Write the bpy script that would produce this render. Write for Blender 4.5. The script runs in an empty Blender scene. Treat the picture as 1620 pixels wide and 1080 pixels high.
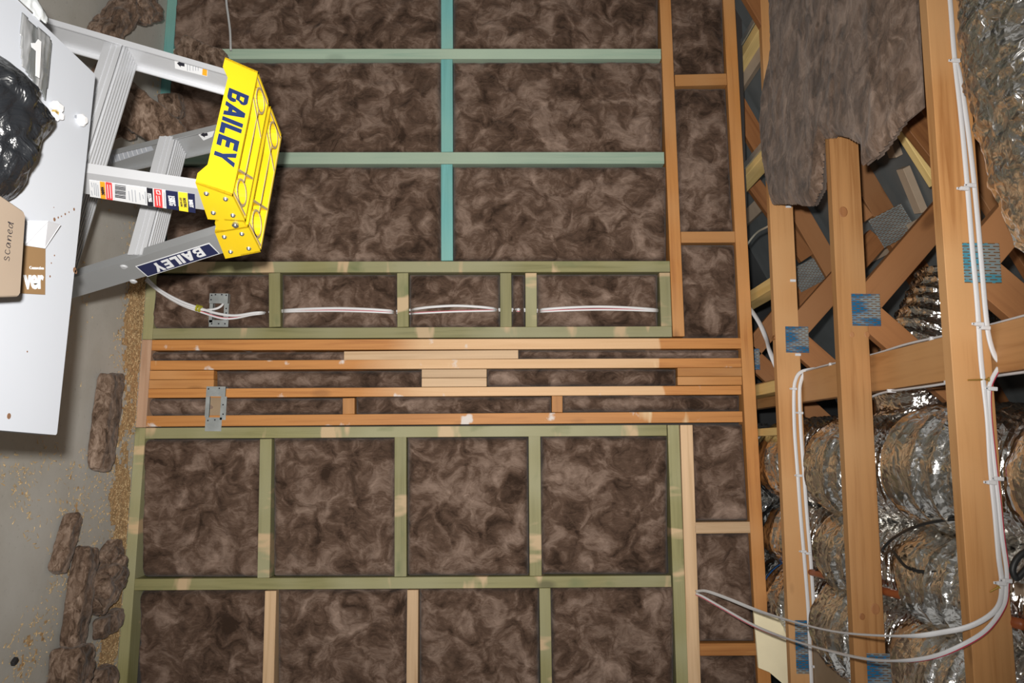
import bpy, bmesh, math, random
import numpy as np
from mathutils import Vector, Matrix

# ------------------------------------------------------------------ camera
F = 1250.0
YAW, ROLL = math.radians(7.5), 0.0132
CAM = Vector((0, 0, 1.54))
fw = Vector((-math.sin(YAW), math.cos(YAW), 0))
rt = Vector((math.cos(YAW), math.sin(YAW), 0))
upv = Vector((0, 0, 1))
ix = upv * math.cos(ROLL) - rt * math.sin(ROLL)      # picture's right = world up (the camera is held on its side)
iy = rt * math.cos(ROLL) + upv * math.sin(ROLL)      # picture's down = world right
sc = bpy.context.scene
cd = bpy.data.cameras.new('camera')
cd.sensor_width = 36; cd.lens = F / 1620 * 36; cd.clip_start = 0.02
cam = bpy.data.objects.new('camera', cd)
M = Matrix.Identity(4)
for i in range(3):
    M[i][0], M[i][1], M[i][2], M[i][3] = ix[i], -iy[i], -fw[i], CAM[i]
cam.matrix_world = M
sc.collection.objects.link(cam); sc.camera = cam

# ------------------------------------------------------------------ light and exposure
w = bpy.data.worlds.new('world'); sc.world = w; w.use_nodes = True
w.node_tree.nodes['Background'].inputs[0].default_value = (1.0, 0.98, 0.95, 1)
w.node_tree.nodes['Background'].inputs[1].default_value = 0.32
fl = bpy.data.lights.new('camera_flash', 'SPOT')
fl.energy = 415; fl.color = (1.0, 0.965, 0.91); fl.shadow_soft_size = 0.022
fl.spot_size = math.radians(100); fl.spot_blend = 1.0
flo = bpy.data.objects.new('camera_flash', fl)
flo.location = CAM - iy * 0.085 - ix * 0.045
aim = fw - ix * 0.09 - iy * 0.05
flo.rotation_euler = aim.to_track_quat('-Z', 'Y').to_euler()
sc.collection.objects.link(flo)
sc.view_settings.view_transform = 'Standard'; sc.view_settings.look = 'None'
sc.view_settings.gamma = 1; sc.view_settings.use_curve_mapping = False
sc.view_settings.exposure = 0.0

# ------------------------------------------------------------------ helpers
col = sc.collection
WM = {}                                               # world matrix of every object made here
def ray(px, py): return fw + ix * ((px - 810) / F) + iy * ((py - 540) / F)
def on_plane(px, py, n, d):
    r = ray(px, py); n = Vector(n)
    return CAM + r * ((d - n.dot(CAM)) / n.dot(r))
def atY(px, py, y): return on_plane(px, py, (0, 1, 0), y)
def atZ(px, py, z): return on_plane(px, py, (0, 0, 1), z)

def tag(o, label=None, cat=None, group=None, kind=None):
    if label: o['label'] = label
    if cat: o['category'] = cat
    if group: o['group'] = group
    if kind: o['kind'] = kind
    return o
def link(o, parent=None, world=None):
    world = world or Matrix.Identity(4)
    col.objects.link(o)
    WM[o.name] = world
    if parent is not None:
        o.parent = parent
        o.matrix_parent_inverse = WM[parent.name].inverted()
    o.matrix_basis = world
    return o
def empty(name, loc, world=None):
    o = bpy.data.objects.new(name, None); o.empty_display_size = 0.1
    return link(o, None, world or Matrix.Translation(loc))
def mesh_obj(name, me, mat, parent=None, world=None, smooth=False):
    for m in (mat if isinstance(mat, (list, tuple)) else [mat]): me.materials.append(m)
    if smooth:
        me.polygons.foreach_set('use_smooth', [True] * len(me.polygons))
    return link(bpy.data.objects.new(name, me), parent, world)
def from_bm(name, bm, mat, parent=None, world=None, smooth=False):
    me = bpy.data.meshes.new(name); bm.normal_update(); bm.to_mesh(me); bm.free()
    return mesh_obj(name, me, mat, parent, world, smooth)
def pyd(name, v, f, mat, parent=None, world=None, smooth=False, mi=None):
    me = bpy.data.meshes.new(name); me.from_pydata([tuple(p) for p in v], [], f)
    if mi: me.polygons.foreach_set('material_index', mi)
    me.update()
    return mesh_obj(name, me, mat, parent, world, smooth)
def add_box(bm, lo, hi, mi=0, bev=0.0):
    vs = [bm.verts.new((x, y, z)) for x in (lo[0], hi[0]) for y in (lo[1], hi[1]) for z in (lo[2], hi[2])]
    fs = [bm.faces.new([vs[i] for i in q]) for q in ((0, 1, 3, 2), (4, 6, 7, 5), (0, 4, 5, 1), (2, 3, 7, 6), (0, 2, 6, 4), (1, 5, 7, 3))]
    for f_ in fs: f_.material_index = mi
    if bev:
        es = list({e for f_ in fs for e in f_.edges})
        r = bmesh.ops.bevel(bm, geom=es, offset=bev, segments=1, affect='EDGES')
        for f_ in r['faces']: f_.material_index = mi
    return vs
def add_prism(bm, poly, axis_a, axis_b, mi=0):
    """poly: list of 3-D points of one end; axis vector pair a->b offsets for both ends."""
    a = [bm.verts.new(Vector(p) + Vector(axis_a)) for p in poly]
    b = [bm.verts.new(Vector(p) + Vector(axis_b)) for p in poly]
    fs = [bm.faces.new(a), bm.faces.new(list(reversed(b)))]
    n = len(poly)
    for i in range(n):
        fs.append(bm.faces.new([a[i], b[i], b[(i + 1) % n], a[(i + 1) % n]]))
    for f_ in fs: f_.material_index = mi
    return fs
def fix(bm): bmesh.ops.recalc_face_normals(bm, faces=bm.faces[:])
def add_cyl(bm, p, axis, r, h, seg=12, mi=0, r2=None):
    axis = Vector(axis).normalized(); r2 = r if r2 is None else r2
    q = axis.to_track_quat('Z', 'Y').to_matrix()
    a = [bm.verts.new(Vector(p) + q @ Vector((r * math.cos(k * 2 * math.pi / seg), r * math.sin(k * 2 * math.pi / seg), 0))) for k in range(seg)]
    b = [bm.verts.new(Vector(p) + q @ Vector((r2 * math.cos(k * 2 * math.pi / seg), r2 * math.sin(k * 2 * math.pi / seg), h))) for k in range(seg)]
    fs = [bm.faces.new(list(reversed(a))), bm.faces.new(b)]
    for k in range(seg): fs.append(bm.faces.new([a[k], a[(k + 1) % seg], b[(k + 1) % seg], b[k]]))
    for f_ in fs: f_.material_index = mi

# gradient noise on numpy arrays
_rng = np.random.RandomState(7)
_perm = np.concatenate([_rng.permutation(256)] * 3)
_grad = _rng.normal(size=(256, 3)); _grad /= np.linalg.norm(_grad, axis=1)[:, None]
def noise(x, y, z):
    x, y, z = np.broadcast_arrays(np.asarray(x, float), np.asarray(y, float), np.asarray(z, float))
    xi, yi, zi = np.floor(x).astype(int), np.floor(y).astype(int), np.floor(z).astype(int)
    xf, yf, zf = x - xi, y - yi, z - zi
    u, v, t = (k * k * k * (k * (k * 6 - 15) + 10) for k in (xf, yf, zf))
    def g(dx, dy, dz):
        h = _perm[_perm[_perm[(xi + dx) & 255] + ((yi + dy) & 255)] + ((zi + dz) & 255)]
        G = _grad[h]
        return G[..., 0] * (xf - dx) + G[..., 1] * (yf - dy) + G[..., 2] * (zf - dz)
    L = lambda a, b, k: a + k * (b - a)
    return L(L(L(g(0, 0, 0), g(1, 0, 0), u), L(g(0, 1, 0), g(1, 1, 0), u), v),
             L(L(g(0, 0, 1), g(1, 0, 1), u), L(g(0, 1, 1), g(1, 1, 1), u), v), t)
def fbm(x, y, z, octv=4):
    s, a = 0, 1.0
    for _ in range(octv):
        s = s + a * noise(x, y, z); a *= 0.5; x, y, z = x * 2.03, y * 2.03, z * 2.03 + 5.1
    return s

# ------------------------------------------------------------------ materials
def mat(name):
    m = bpy.data.materials.new(name); m.use_nodes = True
    nt = m.node_tree
    return m, nt, nt.nodes, nt.links, nt.nodes['Principled BSDF']
def N(nt, typ, **kw):
    n = nt.nodes.new(typ)
    for k, v in kw.items():
        if k.startswith('i_'):
            key = k[2:].replace('_', ' ')
            n.inputs[int(key) if key.isdigit() else key].default_value = v
        else: setattr(n, k, v)
    return n
def ramp(nt, stops):
    n = nt.nodes.new('ShaderNodeValToRGB'); e = n.color_ramp.elements
    while len(e) > 1: e.remove(e[-1])
    e[0].position, e[0].color = stops[0][0], (*stops[0][1], 1) if len(stops[0][1]) == 3 else stops[0][1]
    for p, c in stops[1:]:
        k = e.new(p); k.color = (*c, 1)
    return n
def g3(v): return (v, v, v)
def plain(name, c, rough=0.5, metal=0.0, spec=0.5, var=0.0, scale=8, bump=0.0, bscale=60):
    m, nt, nd, lk, b = mat(name)
    b.inputs['Roughness'].default_value = rough; b.inputs['Metallic'].default_value = metal
    b.inputs['Specular IOR Level'].default_value = spec
    tc = N(nt, 'ShaderNodeTexCoord')
    if var:
        nz = N(nt, 'ShaderNodeTexNoise', i_Scale=scale, i_Detail=5.0)
        lk.new(tc.outputs['Object'], nz.inputs['Vector'])
        r = ramp(nt, [(0.3, tuple(x * (1 - var) for x in c)), (0.7, tuple(min(1, x * (1 + var)) for x in c))])
        lk.new(nz.outputs['Fac'], r.inputs['Fac']); lk.new(r.outputs['Color'], b.inputs['Base Color'])
    else: b.inputs['Base Color'].default_value = (*c, 1)
    if bump:
        nz = N(nt, 'ShaderNodeTexNoise', i_Scale=bscale, i_Detail=4.0)
        lk.new(tc.outputs['Object'], nz.inputs['Vector'])
        bp = N(nt, 'ShaderNodeBump', i_Strength=bump, i_Distance=0.003)
        lk.new(nz.outputs['Fac'], bp.inputs['Height']); lk.new(bp.outputs['Normal'], b.inputs['Normal'])
    return m
def wood(name, base, dark, patch=None, pamt=0.6, splat=0.0, rough=0.55, knots=0.5, second=None, sanded=None, stain=None):
    """Grain runs along the object's own X axis."""
    m, nt, nd, lk, b = mat(name)
    b.inputs['Roughness'].default_value = rough; b.inputs['Specular IOR Level'].default_value = 0.3
    tc = N(nt, 'ShaderNodeTexCoord'); oi = N(nt, 'ShaderNodeObjectInfo')
    off = N(nt, 'ShaderNodeVectorMath', operation='SCALE'); off.inputs[0].default_value = (17.3, 9.1, 5.7)
    lk.new(oi.outputs['Random'], off.inputs['Scale'])
    add = N(nt, 'ShaderNodeVectorMath', operation='ADD')
    lk.new(tc.outputs['Object'], add.inputs[0]); lk.new(off.outputs[0], add.inputs[1])
    mp = N(nt, 'ShaderNodeMapping'); mp.inputs['Scale'].default_value = (1.4, 34, 34)
    lk.new(add.outputs[0], mp.inputs['Vector'])
    nz = N(nt, 'ShaderNodeTexNoise', i_Scale=1.6, i_Detail=5.0, i_Roughness=0.55, i_Distortion=0.6)
    lk.new(mp.outputs[0], nz.inputs['Vector'])
    r = ramp(nt, [(0.28, dark), (0.5, base), (0.75, tuple(min(1, c * 1.12) for c in base))])
    lk.new(nz.outputs['Fac'], r.inputs['Fac'])
    colr = r.outputs['Color']
    def mix(fac, a, c, blend='MIX'):
        mx = N(nt, 'ShaderNodeMix', data_type='RGBA', blend_type=blend)
        if isinstance(fac, float): mx.inputs[0].default_value = fac
        else: lk.new(fac, mx.inputs[0])
        for s, v in ((6, a), (7, c)):
            if isinstance(v, tuple): mx.inputs[s].default_value = (*v, 1)
            else: lk.new(v, mx.inputs[s])
        return mx.outputs[2]
    def mask(scale, lo, hi, vec, det=2.0, sx=None):
        n_ = N(nt, 'ShaderNodeTexNoise', i_Scale=scale, i_Detail=det)
        if sx:
            q = N(nt, 'ShaderNodeMapping'); q.inputs['Scale'].default_value = sx
            lk.new(vec, q.inputs['Vector']); lk.new(q.outputs[0], n_.inputs['Vector'])
        else: lk.new(vec, n_.inputs['Vector'])
        mr = N(nt, 'ShaderNodeMapRange', i_1=lo, i_2=hi); lk.new(n_.outputs['Fac'], mr.inputs[0])
        return mr.outputs[0]
    vec = add.outputs[0]
    if second: colr = mix(mask(2.2, 0.42, 0.62, vec), colr, second)
    if stain: colr = mix(mask(5.0, 0.62, 0.76, vec, 3.0, (1.0, 2.0, 2.0)), colr, stain)
    if sanded:
        sx_ = N(nt, 'ShaderNodeSeparateXYZ'); lk.new(tc.outputs['Object'], sx_.inputs[0])
        nn = N(nt, 'ShaderNodeTexNoise', i_Scale=3.0, i_Detail=1.0); lk.new(vec, nn.inputs['Vector'])
        ad = N(nt, 'ShaderNodeMath', operation='MULTIPLY_ADD'); ad.inputs[1].default_value = 0.35; lk.new(nn.outputs['Fac'], ad.inputs[0]); lk.new(sx_.outputs[0], ad.inputs[2])
        lo_ = N(nt, 'ShaderNodeMapRange', i_1=sanded[0] + .17 - .12, i_2=sanded[0] + .17 + .12); hi_ = N(nt, 'ShaderNodeMapRange', i_1=sanded[1] + .17, i_2=sanded[1] + .18, i_3=1.0, i_4=0.0)
        lk.new(ad.outputs[0], lo_.inputs[0]); lk.new(ad.outputs[0], hi_.inputs[0])
        mu = N(nt, 'ShaderNodeMath', operation='MULTIPLY'); lk.new(lo_.outputs[0], mu.inputs[0]); lk.new(hi_.outputs[0], mu.inputs[1])
        gr = N(nt, 'ShaderNodeMix', data_type='RGBA'); lk.new(nz.outputs['Fac'], gr.inputs[0]); gr.inputs[6].default_value = (0.52, 0.31, 0.15, 1); gr.inputs[7].default_value = (0.68, 0.45, 0.26, 1)
        colr = mix(mu.outputs[0], colr, gr.outputs[2])
    if patch: colr = mix(mask(8.5, pamt, pamt + 0.05, vec, 3.0, (1.0, 0.3, 0.3)), colr, patch)
    if knots:
        vo = N(nt, 'ShaderNodeTexVoronoi', i_Scale=2.6, i_Randomness=1.0)
        q = N(nt, 'ShaderNodeMapping'); q.inputs['Scale'].default_value = (0.9, 2.0, 2.0)
        lk.new(vec, q.inputs['Vector']); lk.new(q.outputs[0], vo.inputs['Vector'])
        mr = N(nt, 'ShaderNodeMapRange', i_1=0.055, i_2=0.12, i_3=1.0, i_4=0.0)
        lk.new(vo.outputs['Distance'], mr.inputs[0])
        sm = N(nt, 'ShaderNodeMath', operation='MULTIPLY'); sm.inputs[1].default_value = knots
        lk.new(mr.outputs[0], sm.inputs[0])
        colr = mix(sm.outputs[0], colr, tuple(c * 0.35 for c in dark))
    if splat:
        colr = mix(mask(9.0, 0.70 - splat, 0.75 - splat, vec, 6.0), colr, (0.62, 0.56, 0.52))
    # tone of each piece differs a little
    hs = N(nt, 'ShaderNodeHueSaturation'); mr = N(nt, 'ShaderNodeMapRange', i_3=0.82, i_4=1.12)
    lk.new(oi.outputs['Random'], mr.inputs[0]); lk.new(mr.outputs[0], hs.inputs['Value']); lk.new(colr, hs.inputs['Color'])
    lk.new(hs.outputs[0], b.inputs['Base Color'])
    bp = N(nt, 'ShaderNodeBump', i_Strength=0.25, i_Distance=0.002)
    lk.new(nz.outputs['Fac'], bp.inputs['Height']); lk.new(bp.outputs['Normal'], b.inputs['Normal'])
    return m
def wool(name, dk, md, lt, scale=7.0, stretch=(1, 1, 1), bump=0.5):
    m, nt, nd, lk, b = mat(name)
    b.inputs['Roughness'].default_value = 0.95; b.inputs['Specular IOR Level'].default_value = 0.08
    b.inputs['Sheen Weight'].default_value = 0.12
    tc = N(nt, 'ShaderNodeTexCoord'); oi = N(nt, 'ShaderNodeObjectInfo')
    off = N(nt, 'ShaderNodeVectorMath', operation='SCALE'); off.inputs[0].default_value = (13.3, 29.1, 7.7)
    lk.new(oi.outputs['Random'], off.inputs['Scale'])
    add = N(nt, 'ShaderNodeVectorMath', operation='ADD')
    lk.new(tc.outputs['Object'], add.inputs[0]); lk.new(off.outputs[0], add.inputs[1])
    mp = N(nt, 'ShaderNodeMapping'); mp.inputs['Scale'].default_value = stretch
    lk.new(add.outputs[0], mp.inputs['Vector'])
    warp = N(nt, 'ShaderNodeTexNoise', i_Scale=scale * 0.9, i_Detail=3.0)
    lk.new(mp.outputs[0], warp.inputs['Vector'])
    ws = N(nt, 'ShaderNodeVectorMath', operation='SCALE', i_Scale=0.13); lk.new(warp.outputs['Color'], ws.inputs[0])
    wa = N(nt, 'ShaderNodeVectorMath', operation='ADD'); lk.new(mp.outputs[0], wa.inputs[0]); lk.new(ws.outputs[0], wa.inputs[1])
    big = N(nt, 'ShaderNodeTexNoise', i_Scale=scale * 1.7, i_Detail=8.0, i_Roughness=0.58, i_Distortion=0.8)
    lk.new(wa.outputs[0], big.inputs['Vector'])
    slow = N(nt, 'ShaderNodeTexNoise', i_Scale=scale * 0.62, i_Detail=2.0); lk.new(wa.outputs[0], slow.inputs['Vector'])
    fm = N(nt, 'ShaderNodeMapping'); fm.inputs['Scale'].default_value = (75, 75, 22); fm.inputs['Rotation'].default_value = (0, 0.7, 0)
    lk.new(wa.outputs[0], fm.inputs['Vector'])
    fib = N(nt, 'ShaderNodeTexNoise', i_Scale=1.0, i_Detail=5.0, i_Distortion=1.8); lk.new(fm.outputs[0], fib.inputs['Vector'])
    m1 = N(nt, 'ShaderNodeMath', operation='MULTIPLY_ADD'); m1.inputs[1].default_value = 0.45
    lk.new(slow.outputs['Fac'], m1.inputs[0]); lk.new(big.outputs['Fac'], m1.inputs[2])
    mx = N(nt, 'ShaderNodeMath', operation='MULTIPLY_ADD'); mx.inputs[1].default_value = 0.26
    lk.new(fib.outputs['Fac'], mx.inputs[0]); lk.new(m1.outputs[0], mx.inputs[2])
    r = ramp(nt, [(0.50, dk), (0.68, md), (0.84, tuple(a * .5 + c * .5 for a, c in zip(md, lt))), (0.99, lt)])
    sb_ = N(nt, 'ShaderNodeMath', operation='SUBTRACT'); sb_.inputs[1].default_value = 0.155; lk.new(mx.outputs[0], sb_.inputs[0])
    lk.new(sb_.outputs[0], r.inputs['Fac'])
    lk.new(r.outputs['Color'], b.inputs['Base Color'])
    bp = N(nt, 'ShaderNodeBump', i_Strength=bump, i_Distance=0.010)
    lk.new(mx.outputs[0], bp.inputs['Height']); lk.new(bp.outputs['Normal'], b.inputs['Normal'])
    return m
def foil(name, tint, rough=0.16, strength=0.8, scale=22):
    m, nt, nd, lk, b = mat(name)
    b.inputs['Metallic'].default_value = 1.0; b.inputs['Roughness'].default_value = rough
    b.inputs['Base Color'].default_value = (*tint, 1)
    tc = N(nt, 'ShaderNodeTexCoord')
    vo = N(nt, 'ShaderNodeTexVoronoi', i_Scale=scale, feature='F1', i_Detail=1.0)
    wn = N(nt, 'ShaderNodeTexNoise', i_Scale=9.0, i_Detail=3.0)
    lk.new(tc.outputs['Object'], wn.inputs['Vector'])
    ws = N(nt, 'ShaderNodeVectorMath', operation='SCALE', i_Scale=0.25); lk.new(wn.outputs['Color'], ws.inputs[0])
    wa = N(nt, 'ShaderNodeVectorMath', operation='ADD'); lk.new(tc.outputs['Object'], wa.inputs[0]); lk.new(ws.outputs[0], wa.inputs[1])
    lk.new(wa.outputs[0], vo.inputs['Vector'])
    nz = N(nt, 'ShaderNodeTexNoise', i_Scale=scale * 2.5, i_Detail=5.0, i_Distortion=1.0); lk.new(wa.outputs[0], nz.inputs['Vector'])
    ad = N(nt, 'ShaderNodeMath', operation='MULTIPLY_ADD'); ad.inputs[1].default_value = 0.28
    lk.new(nz.outputs['Fac'], ad.inputs[0]); lk.new(vo.outputs['Distance'], ad.inputs[2])
    bp = N(nt, 'ShaderNodeBump', i_Strength=strength, i_Distance=0.02)
    lk.new(ad.outputs[0], bp.inputs['Height']); lk.new(bp.outputs['Normal'], b.inputs['Normal'])
    return m
def plate_mat(name, blue):
    """Pressed nail plate: rows of punched slots, dye in bands."""
    m, nt, nd, lk, b = mat(name)
    b.inputs['Metallic'].default_value = 0.55; b.inputs['Roughness'].default_value = 0.38
    tc = N(nt, 'ShaderNodeTexCoord')
    sp = N(nt, 'ShaderNodeSeparateXYZ'); lk.new(tc.outputs['Object'], sp.inputs[0])
    def M(op, a, b_=None, c=None):
        n = N(nt, 'ShaderNodeMath', operation=op)
        for i, v in enumerate((a, b_, c)):
            if v is None: continue
            if isinstance(v, (int, float)): n.inputs[i].default_value = v
            else: lk.new(v, n.inputs[i])
        return n.outputs[0]
    row = M('DIVIDE', sp.outputs[0], 0.0072); par = M('MULTIPLY', M('FLOOR', row), 0.5)
    u = M('ABSOLUTE', M('SUBTRACT', M('FRACT', M('ADD', M('DIVIDE', sp.outputs[2], 0.0245), par)), 0.5))
    v = M('ABSOLUTE', M('SUBTRACT', M('FRACT', row), 0.5))
    slot = M('MULTIPLY', M('LESS_THAN', u, 0.34), M('LESS_THAN', v, 0.17))
    nz = N(nt, 'ShaderNodeTexNoise', i_Scale=16.0, i_Detail=3.0)
    q = N(nt, 'ShaderNodeMapping'); q.inputs['Scale'].default_value = (1.6, 1, 0.35)
    lk.new(tc.outputs['Object'], q.inputs['Vector']); lk.new(q.outputs[0], nz.inputs['Vector'])
    r = ramp(nt, [(0.44, (0.40, 0.44, 0.44)), (0.54, blue)]); lk.new(nz.outputs['Fac'], r.inputs['Fac'])
    mx = N(nt, 'ShaderNodeMix', data_type='RGBA'); lk.new(slot, mx.inputs[0]); lk.new(r.outputs['Color'], mx.inputs[6])
    mx.inputs[7].default_value = (0.26, 0.13, 0.05, 1)
    lk.new(mx.outputs[2], b.inputs['Base Color'])
    bp = N(nt, 'ShaderNodeBump', i_Strength=0.6, i_Distance=0.002, invert=True); lk.new(slot, bp.inputs['Height']); lk.new(bp.outputs['Normal'], b.inputs['Normal'])
    return m

ORANGE = wood('orange_pine', (0.455, 0.20, 0.058), (0.33, 0.125, 0.033), knots=0.5, second=(0.50, 0.25, 0.095))
ORANGE_SPLAT = wood('orange_pine_with_plaster', (0.47, 0.205, 0.06), (0.34, 0.135, 0.035), patch=(0.66, 0.47, 0.27), pamt=0.68, splat=0.085, knots=0.35)
ORANGE_SAND = wood('part_sanded_orange_pine', (0.46, 0.20, 0.058), (0.33, 0.125, 0.033), patch=(0.66, 0.47, 0.27), pamt=0.70, splat=0.075, knots=0.35, sanded=(-0.22, 0.84))
PALE = wood('pale_pine', (0.60, 0.41, 0.245), (0.49, 0.315, 0.17), knots=0.6)
PINKISH = wood('dusty_pine', (0.56, 0.36, 0.24), (0.44, 0.25, 0.15), knots=0.3, splat=0.08)
GREEN = wood('green_treated_pine', (0.255, 0.235, 0.105), (0.18, 0.17, 0.068), patch=(0.53, 0.385, 0.225), pamt=0.585, knots=0.6, second=(0.32, 0.305, 0.175), stain=(0.17, 0.185, 0.08))
TEAL = wood('teal_treated_pine', (0.335, 0.43, 0.335), (0.26, 0.385, 0.30), knots=0.25, second=(0.38, 0.48, 0.37))
TEAL2 = wood('blue_teal_treated_pine', (0.155, 0.40, 0.39), (0.125, 0.335, 0.32), knots=0.15, second=(0.215, 0.43, 0.38))
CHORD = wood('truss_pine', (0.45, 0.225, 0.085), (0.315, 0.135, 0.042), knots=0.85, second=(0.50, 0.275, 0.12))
WEB = wood('shaded_brown_pine', (0.30, 0.125, 0.045), (0.20, 0.075, 0.027), knots=0.5, second=(0.35, 0.165, 0.07))  # brown truss pine with the roof space's shade mixed into its colour; knots too
YELLOW_PINE = wood('yellow_pine', (0.86, 0.64, 0.27), (0.78, 0.55, 0.20), knots=0.2)
CREAM = plain('cream_board', (0.93, 0.83, 0.57), 0.7, var=0.05)
BEIGE = plain('beige_board', (0.30, 0.215, 0.135), 0.8, var=0.1)
WOOL = wool('brown_glasswool', (0.034, 0.020, 0.0135), (0.097, 0.060, 0.0425), (0.30, 0.215, 0.170))
WOOL2 = wool('loose_brown_glasswool', (0.042, 0.026, 0.017), (0.135, 0.088, 0.062), (0.36, 0.265, 0.205), 13.0, (1.0, 1.3, 1.8), 0.22)
WOOL3 = wool('ceiling_glasswool', (0.060, 0.038, 0.026), (0.145, 0.095, 0.068), (0.36, 0.265, 0.21), 10.0, (0.8, 1.0, 1), 0.28)
FOIL = foil('silver_foil', (0.88, 0.87, 0.84), 0.19, 0.42, 15)
FOIL_BIG = foil('crinkled_silver_foil', (0.92, 0.90, 0.86), 0.22, 0.85, 9)
ALU = plain('aluminium', (0.50, 0.51, 0.535), 0.36, 0.35, 0.5, var=0.05, scale=3)
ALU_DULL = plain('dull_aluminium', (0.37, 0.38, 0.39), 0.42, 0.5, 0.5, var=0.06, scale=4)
YELLOW = plain('yellow_plastic', (0.72, 0.50, 0.012), 0.38, var=0.04, scale=6)
WORN = plain('worn_yellow_plastic', (0.52, 0.40, 0.20), 0.7, var=0.15, scale=30)
NAVY = plain('navy_print', (0.010, 0.025, 0.105), 0.5)
DNAVY = plain('dark_navy_print', (0.012, 0.016, 0.06), 0.5)
WHITE_P = plain('white_print', (0.62, 0.63, 0.65), 0.5)
BLACK = plain('black_print', (0.012, 0.012, 0.02), 0.5)
RED_P = plain('red_print', (0.75, 0.05, 0.05), 0.5)
AMBER = plain('amber_print', (0.78, 0.33, 0.015), 0.5)
LEMON = plain('lemon_print', (0.80, 0.62, 0.03), 0.5)
GREY_P = plain('grey_print', (0.34, 0.36, 0.40), 0.5)
STEEL = plain('galvanised_steel', (0.44, 0.47, 0.47), 0.4, 0.6, var=0.15, scale=30)
BOLT = plain('bolt_steel', (0.45, 0.47, 0.5), 0.3, 0.9)
CABLE = plain('white_cable', (0.66, 0.66, 0.675), 0.45)
CABLE_RED = plain('red_stripe', (0.62, 0.045, 0.09), 0.5)
CLIP = plain('white_clip', (0.66, 0.66, 0.68), 0.4)
BLACKCABLE = plain('black_cable', (0.012, 0.012, 0.012), 0.5)
TABLE_W = plain('white_tabletop', (0.45, 0.475, 0.525), 0.5, var=0.02, scale=3)
TABLE_E = plain('tabletop_edge', (0.42, 0.43, 0.45), 0.6)
CARD = plain('cardboard', (0.245, 0.19, 0.142), 0.85, var=0.06, scale=5)
KRAFT = plain('kraft_brown', (0.22, 0.13, 0.058), 0.7)
PAPER = plain('white_paper', (0.55, 0.56, 0.60), 0.6)
SHAVING = plain('pine_shaving', (0.58, 0.42, 0.225), 0.8, var=0.25, scale=40)
DUST = plain('sawdust', (0.46, 0.295, 0.145), 0.95, var=0.35, scale=60, bump=1.0, bscale=160)
STAIN = plain('brown_stain', (0.17, 0.09, 0.05), 0.7)
RUBBER = plain('black_rubber', (0.02, 0.02, 0.022), 0.7)
BRASS = plain('brass', (0.6, 0.42, 0.12), 0.35, 0.8)
WRAP = plain('dark_wrap', (0.035, 0.03, 0.028), 0.8)
ROOF = plain('grey_roof_sheet', (0.17, 0.185, 0.19), 0.5, 0.2, var=0.1)
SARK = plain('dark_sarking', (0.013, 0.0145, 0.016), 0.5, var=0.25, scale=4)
PIPE = plain('terracotta_pipe', (0.30, 0.075, 0.02), 0.45)
GREYB = plain('weathered_batten', (0.48, 0.37, 0.27), 0.8, var=0.1)
PLATE_B = plate_mat('blue_nail_plate', (0.03, 0.20, 0.42))
PLATE_G = plate_mat('grey_nail_plate', (0.30, 0.335, 0.345))
PLATE_C = plate_mat('cyan_nail_plate', (0.11, 0.42, 0.56))
def concrete():
    m, nt, nd, lk, b = mat('concrete')
    b.inputs['Roughness'].default_value = 0.6; b.inputs['Specular IOR Level'].default_value = 0.3
    tc = N(nt, 'ShaderNodeTexCoord')
    a = N(nt, 'ShaderNodeTexNoise', i_Scale=2.2, i_Detail=8.0, i_Roughness=0.6); lk.new(tc.outputs['Object'], a.inputs['Vector'])
    r = ramp(nt, [(0.3, (0.40, 0.38, 0.335)), (0.55, (0.48, 0.465, 0.43)), (0.75, (0.53, 0.52, 0.49))]); lk.new(a.outputs['Fac'], r.inputs['Fac'])
    s = N(nt, 'ShaderNodeTexNoise', i_Scale=55.0, i_Detail=4.0); lk.new(tc.outputs['Object'], s.inputs['Vector'])
    r2 = ramp(nt, [(0.27, g3(0.8)), (0.36, g3(1.0))]); lk.new(s.outputs['Fac'], r2.inputs['Fac'])
    mx = N(nt, 'ShaderNodeMix', data_type='RGBA', blend_type='MULTIPLY'); mx.inputs[0].default_value = 1.0
    lk.new(r.outputs['Color'], mx.inputs[6]); lk.new(r2.outputs['Color'], mx.inputs[7]); lk.new(mx.outputs[2], b.inputs['Base Color'])
    bp = N(nt, 'ShaderNodeBump', i_Strength=0.15, i_Distance=0.003); lk.new(s.outputs['Fac'], bp.inputs['Height']); lk.new(bp.outputs['Normal'], b.inputs['Normal'])
    return m
def bag_black():
    m, nt, nd, lk, b = mat('black_film')
    b.inputs['Base Color'].default_value = (0.010, 0.011, 0.013, 1); b.inputs['Roughness'].default_value = 0.27
    tc = N(nt, 'ShaderNodeTexCoord'); nz = N(nt, 'ShaderNodeTexNoise', i_Scale=17.0, i_Detail=3.0, i_Distortion=2.2)
    lk.new(tc.outputs['Object'], nz.inputs['Vector'])
    bp = N(nt, 'ShaderNodeBump', i_Strength=0.7, i_Distance=0.012); lk.new(nz.outputs['Fac'], bp.inputs['Height']); lk.new(bp.outputs['Normal'], b.inputs['Normal'])
    return m
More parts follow.
